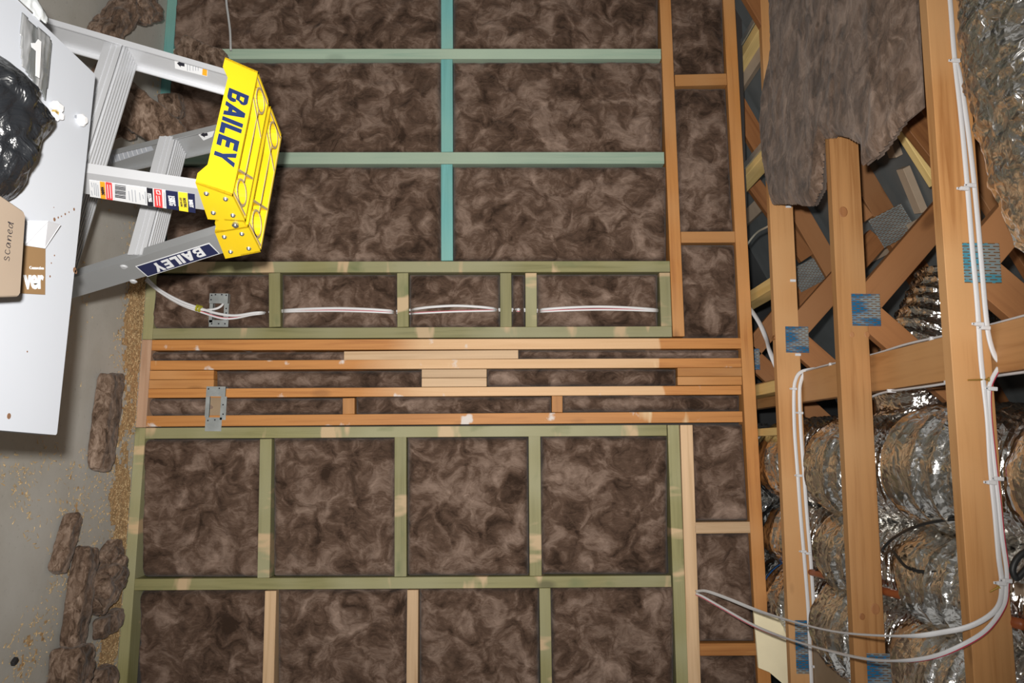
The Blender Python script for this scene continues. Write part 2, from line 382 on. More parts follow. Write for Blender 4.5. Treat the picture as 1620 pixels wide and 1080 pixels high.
def clear_film():
    m, nt, nd, lk, b = mat('smoky_clear_film')
    b.inputs['Base Color'].default_value = (0.26, 0.275, 0.285, 1); b.inputs['Roughness'].default_value = 0.25
    b.inputs['Alpha'].default_value = 0.72
    tc = N(nt, 'ShaderNodeTexCoord'); mp = N(nt, 'ShaderNodeMapping'); mp.inputs['Scale'].default_value = (4, 26, 8)
    lk.new(tc.outputs['Object'], mp.inputs['Vector'])
    nz = N(nt, 'ShaderNodeTexNoise', i_Scale=1.6, i_Detail=3.0, i_Distortion=0.8); lk.new(mp.outputs[0], nz.inputs['Vector'])
    r = ramp(nt, [(0.4, (0.15, 0.16, 0.165)), (0.65, (0.33, 0.335, 0.345))]); lk.new(nz.outputs['Fac'], r.inputs['Fac']); lk.new(r.outputs['Color'], b.inputs['Base Color'])
    bp = N(nt, 'ShaderNodeBump', i_Strength=0.5, i_Distance=0.008); lk.new(nz.outputs['Fac'], bp.inputs['Height']); lk.new(bp.outputs['Normal'], b.inputs['Normal'])
    return m
CONCRETE, BAGBLACK, FILM = concrete(), bag_black(), clear_film()

# ------------------------------------------------------------------ generic builders
_boxcache = {}
def timber(name, pa, pb, width, depth, m, parent, into=Vector((0, 1, 0)), bev=0.0015, label=None):
    """A length of timber: pa, pb = ends of the centre line of its visible face; depth goes along `into`."""
    pa, pb = Vector(pa), Vector(pb); ax = (pb - pa); L = ax.length; ax.normalize()
    y = (Vector(into) - ax * Vector(into).dot(ax)).normalized(); z = ax.cross(y)
    bm = bmesh.new(); add_box(bm, (-L / 2, 0, -width / 2), (L / 2, depth, width / 2), 0, bev); fix(bm)
    c = (pa + pb) / 2
    Mw = Matrix(((ax.x, y.x, z.x, c.x), (ax.y, y.y, z.y, c.y), (ax.z, y.z, z.z, c.z), (0, 0, 0, 1)))
    o = from_bm(name, bm, m, parent, Mw)
    if label: o['label'] = label
    return o
def catmull(pts, n=8):
    P = [Vector(p) for p in pts]; P = [P[0] * 2 - P[1]] + P + [P[-1] * 2 - P[-2]]; out = []
    for i in range(1, len(P) - 2):
        for k in range(n):
            t = k / n; a, b, c, d = P[i - 1:i + 3]
            out.append(0.5 * ((2 * b) + (c - a) * t + (2 * a - 5 * b + 4 * c - d) * t * t + (3 * b - a - 3 * c + d) * t ** 3))
    out.append(P[-2]); return out
def sweep(name, pts, w_, h_, m, parent=None, n=7, seg=10, flat=None, stripe=None):
    """Cable with an oval section; `flat` = direction across which it is thin."""
    path = catmull(pts, n); V, Fc, mi = [], [], []
    for i, p in enumerate(path):
        d = (path[min(i + 1, len(path) - 1)] - path[max(i - 1, 0)]).normalized()
        u = Vector(flat) if flat is not None else Vector((0.13, -1, 0.21))
        u = (u - d * u.dot(d)).normalized(); s = d.cross(u)
        for k in range(seg):
            a = 2 * math.pi * k / seg
            V.append(p + s * (w_ / 2 * math.cos(a)) + u * (h_ / 2 * math.sin(a)))
    for i in range(len(path) - 1):
        for k in range(seg):
            Fc.append((i * seg + k, i * seg + (k + 1) % seg, (i + 1) * seg + (k + 1) % seg, (i + 1) * seg + k))
            mi.append(1 if stripe and k in stripe else 0)
    Fc.append(tuple(range(seg))[::-1]); mi.append(0)
    e = (len(path) - 1) * seg; Fc.append(tuple(range(e, e + seg))); mi.append(0)
    return pyd(name, V, Fc, [m, CABLE_RED] if stripe else m, parent, None, True, mi)
def poly_plate(name, pts, nrm, th, m, parent=None, lift=0.0003):
    """Thin flat piece with the outline pts, standing off its surface along nrm."""
    nrm = Vector(nrm).normalized()
    c = sum((Vector(p) for p in pts), Vector()) / len(pts)
    a = (Vector(pts[1]) - Vector(pts[0])).normalized(); b = nrm.cross(a)
    Mw = Matrix(((a.x, nrm.x, b.x, c.x), (a.y, nrm.y, b.y, c.y), (a.z, nrm.z, b.z, c.z), (0, 0, 0, 1)))
    # local: x along first edge, y = normal, z = across
    if Mw.to_3x3().determinant() < 0:
        b = -b; Mw = Matrix(((a.x, nrm.x, b.x, c.x), (a.y, nrm.y, b.y, c.y), (a.z, nrm.z, b.z, c.z), (0, 0, 0, 1)))
    inv = Mw.inverted(); loc = [inv @ Vector(p) for p in pts]
    bm = bmesh.new(); add_prism(bm, [(p.x, 0, p.z) for p in loc], (0, lift, 0), (0, lift + th, 0)); fix(bm)
    return from_bm(name, bm, m, parent, Mw)
def text_mesh(s, size, bold=0.0, shear=0.0, depth=0.0004, space=1.0):
    cu = bpy.data.curves.new('letters', 'FONT'); cu.body = s; cu.size = size; cu.offset = bold; cu.extrude = depth
    cu.align_x = 'CENTER'; cu.align_y = 'CENTER'; cu.space_character = space; cu.resolution_u = 3
    o = bpy.data.objects.new('letters', cu); col.objects.link(o)
    dg = bpy.context.evaluated_depsgraph_get(); me = bpy.data.meshes.new_from_object(o.evaluated_get(dg))
    bpy.data.objects.remove(o); bpy.data.curves.remove(cu); me.materials.clear()
    return me
def text_fit(name, s, centre, xdir, ydir, wid, hei, m, parent, bold=0.0, lift=0.0012):
    """Letters scaled to wid x hei, lying in the plane of xdir, ydir."""
    me = text_mesh(s, 1.0, bold)
    co = np.empty(len(me.vertices) * 3); me.vertices.foreach_get('co', co); co = co.reshape(-1, 3)
    mn, mx = co.min(0), co.max(0); sx, sy = wid / (mx[0] - mn[0]), hei / (mx[1] - mn[1])
    co[:, 0] = (co[:, 0] - (mn[0] + mx[0]) / 2) * sx; co[:, 1] = (co[:, 1] - (mn[1] + mx[1]) / 2) * sy
    me.vertices.foreach_set('co', co.ravel())
    x = Vector(xdir).normalized(); y = Vector(ydir); y = (y - x * y.dot(x)).normalized(); z = x.cross(y); c = Vector(centre) + z * lift
    Mw = Matrix(((x.x, y.x, z.x, c.x), (x.y, y.y, z.y, c.y), (x.z, y.z, z.z, c.z), (0, 0, 0, 1)))
    me.update(); return mesh_obj(name, me, m, parent, Mw)
# heavy sans letters built from polygons in a 1 x 1 cell (B A I L E Y)
def heavy(s, gap=0.12):
    L = {'B': (0.86, [[(0, 0), (.27, 0), (.27, 1), (0, 1)], [(.27, .8), (.62, .8), (.74, .86), (.66, .97), (.58, 1), (.27, 1)], [(.52, .56), (.66, .58), (.80, .70), (.80, .84), (.70, .95), (.62, .8), (.55, .68)],
                     [(.27, .42), (.60, .42), (.66, .58), (.52, .60), (.27, .60)], [(.60, .42), (.76, .46), (.86, .34), (.86, .18), (.76, .05), (.58, .20), (.60, .36)], [(.27, 0), (.62, 0), (.76, .05), (.60, .22), (.27, .20)]]),
         'A': (0.98, [[(0, 0), (.29, 0), (.63, 1), (.33, 1)], [(.69, 0), (.98, 0), (.65, 1), (.49, .95), (.45, .75)], [(.2, .18), (.78, .18), (.72, .38), (.26, .38)]]),
         'I': (0.28, [[(0, 0), (.28, 0), (.28, 1), (0, 1)]]),
         'L': (0.72, [[(0, 0), (.28, 0), (.28, 1), (0, 1)], [(.28, 0), (.72, 0), (.72, .24), (.28, .24)]]),
         'E': (0.74, [[(0, 0), (.28, 0), (.28, 1), (0, 1)], [(.28, 0), (.74, 0), (.74, .22), (.28, .22)], [(.28, .40), (.68, .40), (.68, .60), (.28, .60)], [(.28, .78), (.74, .78), (.74, 1), (.28, 1)]]),
         'Y': (0.96, [[(.34, 0), (.62, 0), (.62, .42), (.34, .42)], [(.34, .38), (.56, .42), (.30, 1), (0, 1)], [(.62, .38), (.40, .42), (.66, 1), (.96, 1)]])}
    out, x = [], 0.0
    for ch in s:
        wd, ps = L[ch]
        for p in ps: out.append([(a + x, b) for a, b in p])
        x += wd + gap
    return out, x - gap
def heavy_text(name, s, centre, xdir, ydir, wid, hei, m, parent, lift=0.0008, shear=0.0):
    ps, tot = heavy(s); x = Vector(xdir).normalized(); y = Vector(ydir); y = (y - x * y.dot(x)).normalized(); z = x.cross(y)
    bm = bmesh.new()
    for k, p in enumerate(ps):
        e = 0.00002 * (k % 5)
        add_prism(bm, [((a / tot - .5) * wid + (b - .5) * shear, (b - .5) * hei, 0) for a, b in p], (0, 0, 0), (0, 0, 0.0005 + e))
    fix(bm); c = Vector(centre) + z * lift
    Mw = Matrix(((x.x, y.x, z.x, c.x), (x.y, y.y, z.y, c.y), (x.z, y.z, z.z, c.z), (0, 0, 0, 1)))
    return from_bm(name, bm, m, parent, Mw)

# ------------------------------------------------------------------ setting: floor, wall, roof
W = 3.26                                              # plane of the wall frame's front faces
H = 2.55                                              # underside of the truss chords
bm = bmesh.new(); add_box(bm, (-4.2, -2.6, -0.12), (3.6, W + 0.09, 0.0)); fix(bm)
floor = tag(from_bm('floor', bm, CONCRETE), 'bare grey concrete slab dusted with sawdust along the wall', None, None, 'structure')

bm = bmesh.new(); add_box(bm, (-3.0, W + 0.092, 0.0), (2.0, W + 0.10, 2.56)); fix(bm)
wall = tag(from_bm('wall_back', bm, WRAP), 'open timber stud frame packed with brown insulation', None, None, 'structure')

def stud(name, x0, ya0, yb0, x1, ya1, yb1, m, depth=0.09, label=None, x0z=None):
    """Frame member running across the picture (upright in the room)."""
    a, b = atY(x0, ya0, W), atY(x0, yb0, W); c, d = atY(x1, ya1, W), atY(x1, yb1, W)
    pa, pb = (a + b) / 2, (c + d) / 2
    if x0z is not None: pa = pb + (pa - pb) * ((pb.z - x0z) / (pb.z - pa.z))
    return timber(name, pa, pb, ((a - b).length + (c - d).length) / 2, depth, m, wall, label=label)
def nog(name, y0, xa0, xb0, y1, xa1, xb1, m, depth=0.088, label=None):
    """Frame member running down the picture (level in the room)."""
    a, b = atY(xa0, y0, W), atY(xb0, y0, W); c, d = atY(xa1, y1, W), atY(xb1, y1, W)
    return timber(name, (a + b) / 2, (c + d) / 2, ((a - b).length + (c - d).length) / 2, depth, m, wall, label=label)
PZ = 0.043                                            # top of the bottom plates
# teal frame (left end of the wall)
stud('stud', 262, 77, 93, 1046, 77, 93, TEAL, x0z=PZ, label='pale teal treated stud')
stud('stud', 262, 241, 259, 1051, 240, 259, TEAL, x0z=PZ, label='pale teal treated stud')
stud('stud', 262, -92, -75, 1036, -92, -75, TEAL, x0z=PZ)
for a, b in ((-74, 76.5), (93.5, 240), (259.5, 412)):
    nog('noggin', a, 697.5, 716, b, 698, 716.5, TEAL2, label='blue-teal treated noggin')
# green frame with the cable run
stud('stud', 233, 414, 431, 1060, 412.5, 430, GREEN, x0z=PZ)
stud('stud', 232, 519, 536, 1063, 516, 532.5, GREEN, x0z=PZ)
for x in (425, 628, 791, 831):
    nog('noggin', 431.5, x, x + 18, 517, x + .5, x + 18.5, GREEN)
nog('noggin', 431, 1043, 1060, 516, 1046, 1063, GREEN)
# orange post of stacked studs
stud('stud', 235, 537.5, 554, 1173, 534.5, 551, ORANGE_SAND, x0z=PZ, label='orange pine stud spattered with white plaster')
stud('stud', 235, 570.5, 585, 1173, 566, 581, ORANGE_SAND, x0z=PZ)
stud('stud', 235, 615, 629, 1173, 609.5, 624, ORANGE_SAND, x0z=PZ)
stud('stud', 232, 657.5, 675, 1175, 650.5, 667.5, ORANGE_SPLAT, x0z=PZ, label='orange pine stud spattered with white plaster')
stud('packer', 544, 555.5, 569.5, 820, 553.5, 567, PALE)
stud('packer', 236, 586, 600, 338, 585.5, 599.7, ORANGE, x0z=PZ)
stud('packer', 236, 600.8, 614.5, 338, 600, 614, ORANGE, x0z=PZ)
stud('packer', 667, 584, 597.4, 770, 583.5, 597, PALE)
stud('packer', 667, 598, 611.8, 770, 597.6, 611.2, PALE)
stud('packer', 1072, 581.6, 595, 1174, 581.3, 594.7, ORANGE)
stud('packer', 1072, 595.6, 609, 1174, 595.2, 608.8, ORANGE)
nog('noggin', 629.5, 542, 561, 655, 542, 561, ORANGE)
nog('noggin', 626, 873, 890, 652, 873, 890, ORANGE)
# lower green frame
stud('stud', 232, 676.5, 694, 1055, 672, 689, GREEN, x0z=PZ)
stud('stud', 232, 915, 934, 1062, 910.5, 928, GREEN, x0z=PZ)
for (a, x0, b, x1) in ((694, 411, 914, 407), (690, 624, 912, 624), (689.5, 836, 911, 838)):
    nog('noggin', a, x0, x0 + 19, b, x1, x1 + 19, GREEN, depth=0.085)
for (a, x0, b, x1) in ((934.5, 419, 1190, 412), (933, 644, 1190, 642), (930, 853, 1190, 857)):
    nog('noggin', a, x0, x0 + 18, b, x1, x1 + 18, PALE if x0 < 800 else GREEN, depth=0.085)
stud('stud', 232, 1192, 1210, 1082, 1188, 1206, GREEN, x0z=PZ)
nog('top_plate', 672, 1056, 1074.5, 1215, 1075, 1094, GREEN, label='green treated top plate')
nog('top_plate', 672, 1076, 1096, 1215, 1093, 1113, PALE, label='pale pink pine top plate')
# upper frame
nog('top_plate', -110, 1039, 1057, 532, 1065, 1083, ORANGE, label='orange pine top plate')
nog('top_plate', -110, 1138, 1157, 1215, 1207, 1227, ORANGE, label='topmost orange pine plate carrying the trusses')
for (xa, ya, yb, xb, yc, yd, m_) in ((1068, 118, 136, 1150, 116, 134, ORANGE), (1077.5, 366, 384, 1163, 366, 383, ORANGE),
                                    (1099, 826, 844, 1187, 825, 843, PALE), (1107.5, 1018, 1037, 1197, 1017, 1037, ORANGE)):
    stud('cripple_stud', xa, ya, yb, xb, yc, yd, m_)
# bottom plates
def bplate(y0, y1, m, label):
    x0, x1 = atY(225, y0, W).x, atY(225, y1, W).x
    timber('bottom_plate', (x0, W, PZ / 2), (x1, W, PZ / 2), PZ - 0.001, 0.09, m, wall, label=label)
bplate(-92, 430, TEAL2, 'blue-teal bottom plate'); bplate(431, 536.5, GREEN, 'green treated bottom plate')
bplate(537, 676, PINKISH, 'dusty pink pine bottom plate'); bplate(676.5, 1215, GREEN, 'green treated bottom plate')

# ------------------------------------------------------------------ wall batts
def batt(xa, xb, ya, yb, label, seed, bulge=1.0, xa2=None, xb2=None):
    """Glass-wool batt filling one bay of the frame; pixel corners give its place on the wall plane."""
    xa2 = xa if xa2 is None else xa2; xb2 = xb if xb2 is None else xb2
    q = [atY(xa, ya, W), atY(xb, ya, W), atY(xb2, yb, W), atY(xa2, yb, W)]
    for p in (q[0], q[3]): p.z = max(p.z, PZ + 0.001)
    c = sum(q, Vector()) / 4
    wz = (q[1] - q[0]).length; wx = (q[3] - q[0]).length; st = 0.0068
    nz_, nx_ = max(6, int(wz / st)), max(6, int(wx / st))
    s, t = np.meshgrid(np.linspace(0, 1, nz_ + 1), np.linspace(0, 1, nx_ + 1), indexing='ij')
    Q = [np.array(p - c) for p in q]
    P = ((1 - s) * (1 - t))[..., None] * Q[0] + (s * (1 - t))[..., None] * Q[1] + (s * t)[..., None] * Q[2] + ((1 - s) * t)[..., None] * Q[3]
    x, z = P[..., 0], P[..., 2]
    wxn = noise(x * 7, z * 7, seed * 3.1) * 0.10; wzn = noise(x * 7 + 9, z * 7, seed * 3.1 + 4) * 0.10
    h = 0.55 * fbm((x + wxn) * 9, (z + wzn) * 9, seed * 1.7, 4) + 0.45 * (0.35 - np.abs(fbm((x + wzn) * 15, (z + wxn) * 15, seed * 2.3 + 8, 3)))
    d = np.minimum(np.minimum(s, 1 - s) * wz, np.minimum(t, 1 - t) * wx)
    if xa < 270: d = np.minimum((1 - s) * wz, np.minimum(t, 1 - t) * wx)
    e = 1 - np.exp(-d / (0.010 + 0.006 * noise(x * 22, z * 22, seed)))
    y = 0.006 - (0.024 * h * bulge + 0.006 * bulge) * e + 0.030 * (1 - e)
    P[..., 1] = y
    V = P.reshape(-1, 3).tolist(); idx = np.arange((nz_ + 1) * (nx_ + 1)).reshape(nz_ + 1, nx_ + 1)
    Fc = np.stack([idx[:-1, :-1], idx[:-1, 1:], idx[1:, 1:], idx[1:, :-1]], -1).reshape(-1, 4).tolist()
    rim = list(idx[0, :]) + list(idx[1:, -1]) + list(idx[-1, -2::-1]) + list(idx[-2:0, 0]); n0 = len(V)
    for i in rim: V.append([V[i][0], 0.086, V[i][2]])
    k = len(rim)
    for i in range(k): Fc.append([rim[i], n0 + i, n0 + (i + 1) % k, rim[(i + 1) % k]])
    Fc.append([n0 + i for i in range(k)])
    o = pyd('insulation_batt', V, Fc, WOOL, None, Matrix.Translation(c), True)
    return tag(o, label, 'insulation', 'glass wool batts in the wall frame')
B = [
 (264, 697, -74, 76, 'brown batt above the first teal stud, beside the hanging grey cable'),
 (716.5, 1043, -74, 76, 'brown batt between the teal noggin and orange plate, at the photo\'s top edge'),
 (264, 697, 94, 240, 'brown batt between two teal studs, partly behind the yellow ladder cap'),
 (716.5, 1050, 94, 239.5, 'brown batt boxed by two teal studs, blue-teal noggin and orange plate'),
 (264, 697, 260, 413, 'brown batt below the second teal stud, partly behind the ladder\'s rear cap'),
 (716.5, 1056, 260, 411.5, 'brown batt between second teal stud and first green stud, beside orange plate'),
 (236, 424.5, 432, 518, 'small brown batt behind the metal bracket and bundled white cables'),
 (443.5, 627.5, 432, 517.5, 'brown batt crossed by cables, second bay up from the floor in green frame'),
 (646.5, 790.5, 432, 517, 'brown batt with dark smudge crossed by cables, in the green frame'),
 (809.5, 830.5, 432, 516.5, 'very narrow brown batt sliver between two close green noggins'),
 (849.5, 1042.5, 431.5, 516.5, 'brown batt crossed by pink-striped cable, top bay of the green frame'),
 (240, 543.5, 555.5, 570, 'thin brown batt strip below the first orange stud, floor end'),
 (820.5, 1172, 552.5, 566, 'thin brown batt strip below the first orange stud, ceiling end'),
 (339, 666.5, 586, 614, 'brown batt strip between orange packers and pale central packers'),
 (770.5, 1071.5, 583, 610, 'brown batt strip between pale central packers and upper orange packers'),
 (236, 541.5, 630, 656.5, 'brown batt strip behind the lower metal bracket in orange post'),
 (561.5, 872.5, 627.5, 655, 'brown batt strip between the two short orange noggins'),
 (890.5, 1173, 625, 650, 'brown batt strip beyond the last orange noggin, ceiling end'),
 (226, 410, 695, 914, 'square brown batt at the floor end below the orange post'),
 (430, 623.5, 693, 913, 'square brown batt second from the floor, below the orange post'),
 (643.5, 836, 692, 912, 'square brown batt third from the floor, heavily swirled surface'),
 (856, 1058, 690, 910, 'square brown batt fourth from the floor beside green top plate'),
 (222, 418, 935, 1190, 'darkest brown batt at floor level in the last row of bays'),
 (437, 643.5, 934, 1190, 'brown batt between two pale noggins in the last row of bays'),
 (662.5, 853, 932, 1190, 'brown batt with a long smooth vertical fold in the last row'),
 (872, 1068, 930, 1190, 'brown batt beside the green top plate in the last row'),
 (1062, 1144, -100, 116, 'brown batt in the upper frame above the first cripple stud'),
 (1069, 1152, 136, 365, 'tall brown batt between first and second cripple studs of upper frame'),
 (1080, 1165, 384.5, 533, 'dark brown batt with torn flap just above the orange post'),
 (1096.5, 1177, 671, 824, 'brown batt in the upper frame just below the orange post'),
 (1101, 1189, 844.5, 1017, 'brown batt behind the drooping white cable loop'),
 (1109, 1199, 1038, 1190, 'brown batt in the last upper bay below the cable loop'),
]
SK = {0: (264, 1.0, 1036, 1043), 26: (1056, 1063, 1143, 1149), 27: (1069, 1077, 1151, 1163), 28: (1078.5, 1084, 1164.5, 1171.5), 29: (1096, 1099, 1177.5, 1187), 30: (1100, 1107, 1188, 1197), 31: (1108, 1113, 1199, 1206)}
for i, (xa, xb, ya, yb, lab) in enumerate(B):
    if i >= 26:
        a0, a1, b0, b1 = SK[i]; batt(a0, b0, ya, yb, lab, i + 1, 1.0, a1, b1)
    else:
        batt(xa, xb, ya, yb, lab, i + 1, 0.45 if (yb - ya) < 35 else 1.0)

# ------------------------------------------------------------------ roof: sheet, battens, trusses
J2 = atY(1370, 490, 2.4)                              # web joint of the second truss
U1 = atY(1412, 357, 3.0)                              # joint on the top chord
PITCH = 0.53
XJ, XU, ZU = J2.x, U1.x, U1.z
def z_top(x): return ZU + PITCH * (x - XU)            # centre line of the top chords
nup = Vector((-PITCH, 0, 1)).normalized()
def roof_pt(x, y, off): return Vector((x, y, z_top(x))) + nup * off
v = []
for x in (-3.2, 3.2):
    for y in (-1.2, 6.0): v += [roof_pt(x, y, 0.085), roof_pt(x, y, 0.095)]
roof = tag(pyd('ceiling', v, [(0, 4, 6, 2), (1, 3, 7, 5), (0, 1, 5, 4), (2, 6, 7, 3), (0, 2, 3, 1), (4, 5, 7, 6)], ROOF),
           'grey roof sheeting seen between the trusses', None, None, 'structure')
for k in range(9):
    x = XU - 1.3 + k * 0.45
    timber('roof_batten', roof_pt(x, -1.1, 0.047), roof_pt(x, 5.9, 0.047), 0.07, 0.035, GREYB, roof, into=nup)
for p0_, p1_ in (((1398, 208), (1412, 250)), ((1423, 268), (1452, 338))):
    A_, B_ = (on_plane(*p, nup, nup.dot(roof_pt(0, 0, 0.047))) for p in (p0_, p1_))
    timber('roof_batten', A_, B_, 0.045, 0.03, GREYB, roof, into=nup)
A_, B_ = (on_plane(*p, nup, nup.dot(roof_pt(0, 0, -0.06))) for p in ((1412, 196), (1474, 294)))
timber('roof_batten', A_, B_, 0.035, 0.03, YELLOW_PINE, roof, into=nup, label='yellow pine batten')
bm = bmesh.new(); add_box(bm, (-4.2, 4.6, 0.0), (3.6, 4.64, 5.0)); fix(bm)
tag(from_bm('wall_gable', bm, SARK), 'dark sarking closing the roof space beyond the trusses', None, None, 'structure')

bm = bmesh.new(); add_box(bm, (3.2, -1.3, 2.62), (3.24, 6.0, 5.4)); fix(bm)  # added out of view: stops ambient light entering the roof space from the right
tag(from_bm('shade_panel_right', bm, SARK), 'unseen dark panel added to keep light out of the roof space end', None, None, 'structure')
bm = bmesh.new(); add_box(bm, (-2.4, -1.24, 2.62), (3.2, -1.2, 5.4)); fix(bm)  # added out of view: stops ambient light entering above and behind the camera
tag(from_bm('shade_panel_front', bm, SARK), 'unseen dark panel added behind the viewer to keep the roof space dark', None, None, 'structure')
def nail_plate(px, py, wpx, hpx, y, m, parent, rot=0.0):
    c = atY(px, py, y); k = y / F * 1.0
    hw, hh = wpx / 2 * k, hpx / 2 * k                # picture width = height in the room
    bm = bmesh.new(); add_box(bm, (-hh, -0.0018, -hw), (hh, -0.0002, hw), 0, 0.0005); fix(bm)
    return from_bm('nail_plate', bm, m, parent, Matrix.Translation(c) @ Matrix.Rotation(rot, 4, 'Y'))
TR = []
chordpix = {1.8: ((1500, 0 + 1.0), 0), 2.4: (None, 0), 3.0: (None, 0)}
def truss(y, lpix, wpix, label, z0=None, mchord=CHORD):
    """lpix: two pixels on the lower front edge of the bottom chord."""
    t = empty('roof_truss', (0, y, H))
    tag(t, label, 'truss', 'roof trusses')
    if lpix:
        a, b = atY(*lpix[0], y), atY(*lpix[1], y)
        d = (b - a) / (b.x - a.x)
        la, lb = a + d * (-2.6 - a.x), a + d * (2.2 - a.x)
        hgt = wpix / F * y
    else:
        la, lb, hgt = Vector((-2.6, y, z0)), Vector((2.2, y, z0)), 0.09
    up_ = Vector((0, 0, hgt / 2))
    timber('bottom_chord', la + up_, lb + up_, hgt, 0.035, mchord, t)
    zt = la.z + hgt
    ya = y + 0.0012
    # top chord and webs share the plane of the bottom chord
    def P(x, z): return Vector((x, ya, z))
    xh = XU - (ZU - zt - 0.05) / PITCH
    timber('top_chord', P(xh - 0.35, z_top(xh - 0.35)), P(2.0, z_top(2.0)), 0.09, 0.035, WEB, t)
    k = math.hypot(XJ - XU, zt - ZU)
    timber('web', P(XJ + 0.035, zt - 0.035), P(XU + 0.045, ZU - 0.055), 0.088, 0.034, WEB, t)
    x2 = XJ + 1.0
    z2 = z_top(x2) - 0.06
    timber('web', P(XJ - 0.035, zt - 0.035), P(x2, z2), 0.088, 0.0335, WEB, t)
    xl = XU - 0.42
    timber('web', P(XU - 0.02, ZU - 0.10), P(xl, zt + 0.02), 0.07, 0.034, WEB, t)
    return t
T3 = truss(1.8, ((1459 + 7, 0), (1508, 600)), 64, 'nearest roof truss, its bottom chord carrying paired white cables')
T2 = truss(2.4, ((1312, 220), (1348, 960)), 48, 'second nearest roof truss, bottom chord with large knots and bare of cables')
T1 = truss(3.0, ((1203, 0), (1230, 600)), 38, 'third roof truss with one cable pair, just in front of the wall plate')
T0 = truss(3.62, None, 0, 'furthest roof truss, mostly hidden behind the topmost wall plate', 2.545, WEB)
nail_plate(1553, 416, 60, 66, 1.8, PLATE_C, T3)
nail_plate(1370, 490, 46, 52, 2.4, PLATE_B, T2)
nail_plate(1261, 537, 37, 42, 3.0, PLATE_B, T1)
nail_plate(1194, 568, 16, 34, 3.618, PLATE_B, T0)
nail_plate(1412, 357, 62, 52, 2.999, PLATE_G, T1, math.radians(-28))
nail_plate(1277, 435, 46, 40, 3.619, PLATE_G, T0, math.radians(-28))
nail_plate(1394, 1066, 42, 60, 2.4, PLATE_B, T2)
nail_plate(1270, 1023, 22, 78, 3.0, PLATE_B, T1)
def knots(pix, y, parent):
    for px, py, r in pix:
        c = atY(px, py, y) + Vector((0, -0.0003, 0)); bm = bmesh.new()
        add_cyl(bm, (0, 0, 0), (0, -1, 0), r, 0.0008, 14, 0, r * 0.8); fix(bm)
        o = from_bm('knot', bm, WEB, parent, Matrix.Translation(c) @ Matrix.Diagonal((1.25, 1, 1, 1)))
        o['label'] = 'dark brown knot in the pine'
knots([(1385, 963, .013), (1364, 975, .008), (1334, 335, .014), (1372, 529, .008), (1348, 529, .007)], 2.4, T2)
# small white clips left on the third chord
for px, py in ((1247, 327), (1254, 444), (1262, 561)):
    c = atY(px, py, 3.0); bm = bmesh.new(); add_box(bm, (-0.005, -0.006, -0.011), (0.005, -0.0005, 0.011), 0, 0.001); fix(bm)
    o = from_bm('plastic_clip', bm, CLIP, T1, Matrix.Translation(c)); o['label'] = 'small white plastic clip'
# brass screws in the nearest chord
for px0, py0, px1, py1 in ((1531, 601, 1562, 600), (1566, 936, 1578, 929)):
    a, b = atY(px0, py0, 1.795), atY(px1, py1, 1.795); bm = bmesh.new()
    add_cyl(bm, a, b - a, 0.0018, (b - a).length, 8, 0, 0.0028); add_cyl(bm, b, b - a, 0.003, 0.003, 10, 0, 0.006); fix(bm)
    from_bm('screw', bm, BRASS, T3)

# strongback board laid over the chords, running toward the viewer
a, b = atY(1440, 545, 2.17), atY(1440, 609, 2.17)
xc, wd = (a.x + b.x) / 2, (b - a).length
sb = empty('strongback', (xc, 2.4, H + 0.10))
tag(sb, 'wide flat pine board lying across the trusses, running toward the camera', 'board')
timber('board', (xc, 0.9, H + 0.099), (xc, 3.75, H + 0.099), wd, 0.04, CHORD, sb, into=Vector((0, 0, 1)))
# yellow noggings between the two furthest trusses
for py, w_, yl in ((75, .05, 0), (265, .05, 0), (467, .05, 0), (618, .045, 0), (684, .03, 0)):
    p = atY(1207, py, 3.32)
    timber('nogging', (p.x, 3.05, H + 0.012), (p.x, 3.61, H + 0.012), w_, 0.07, YELLOW_PINE, roof, into=Vector((0, 0, 1)), label='bright yellow pine nogging')
for py in (62, 259):
    p = atY(1207, py, 3.32); bm = bmesh.new(); add_box(bm, (p.x - 0.016, 3.06, H + 0.004), (p.x + 0.012, 3.6, H + 0.011)); fix(bm)
    from_bm('steel_strap', bm, STEEL, roof)['label'] = 'grey steel strap'
# cream board, beige sheet
q = [atY(1192, 962, 3.2), atY(1252, 985, 3.2), atY(1256, 1096, 3.2), atY(1217, 1063, 3.2), atY(1200, 1056, 3.2)]
bm = bmesh.new(); add_prism(bm, q, (0, 0, 0), (0, 0.012, 0)); fix(bm)
tag(from_bm('lining_board', bm, CREAM), 'cream offcut of board standing between the wall plate and third truss', 'board')
q = [atZ(1276, 1000, H + .1), atZ(1342, 1040, H + .1), atZ(1400, 1140, H + .1), atZ(1280, 1140, H + .1)]
bm = bmesh.new(); add_prism(bm, q, (0, 0, 0), (0, 0, 0.012)); fix(bm)
tag(from_bm('plaster_sheet', bm, BEIGE), 'dull beige sheet lying over the trusses under the last duct', 'board')
# weathered batten, terracotta pipe, black cable loop
a, b = atZ(1200, 866, H + .125), atZ(1620, 934, H + .125)
o = timber('brace', a, b, 0.028, 0.019, GREYB, None, into=Vector((0, 0, 1))); tag(o, 'thin weathered grey batten laid diagonally over the trusses', 'batten')
pp = [atZ(1250, 896, H + .105), atZ(1400, 935, H + .105), atZ(1620, 988, H + .105)]
tag(sweep('conduit_pipe', pp, 0.024, 0.024, PIPE, None, 6, 14), 'slim terracotta coloured pipe crossing over the trusses below the batten', 'pipe')

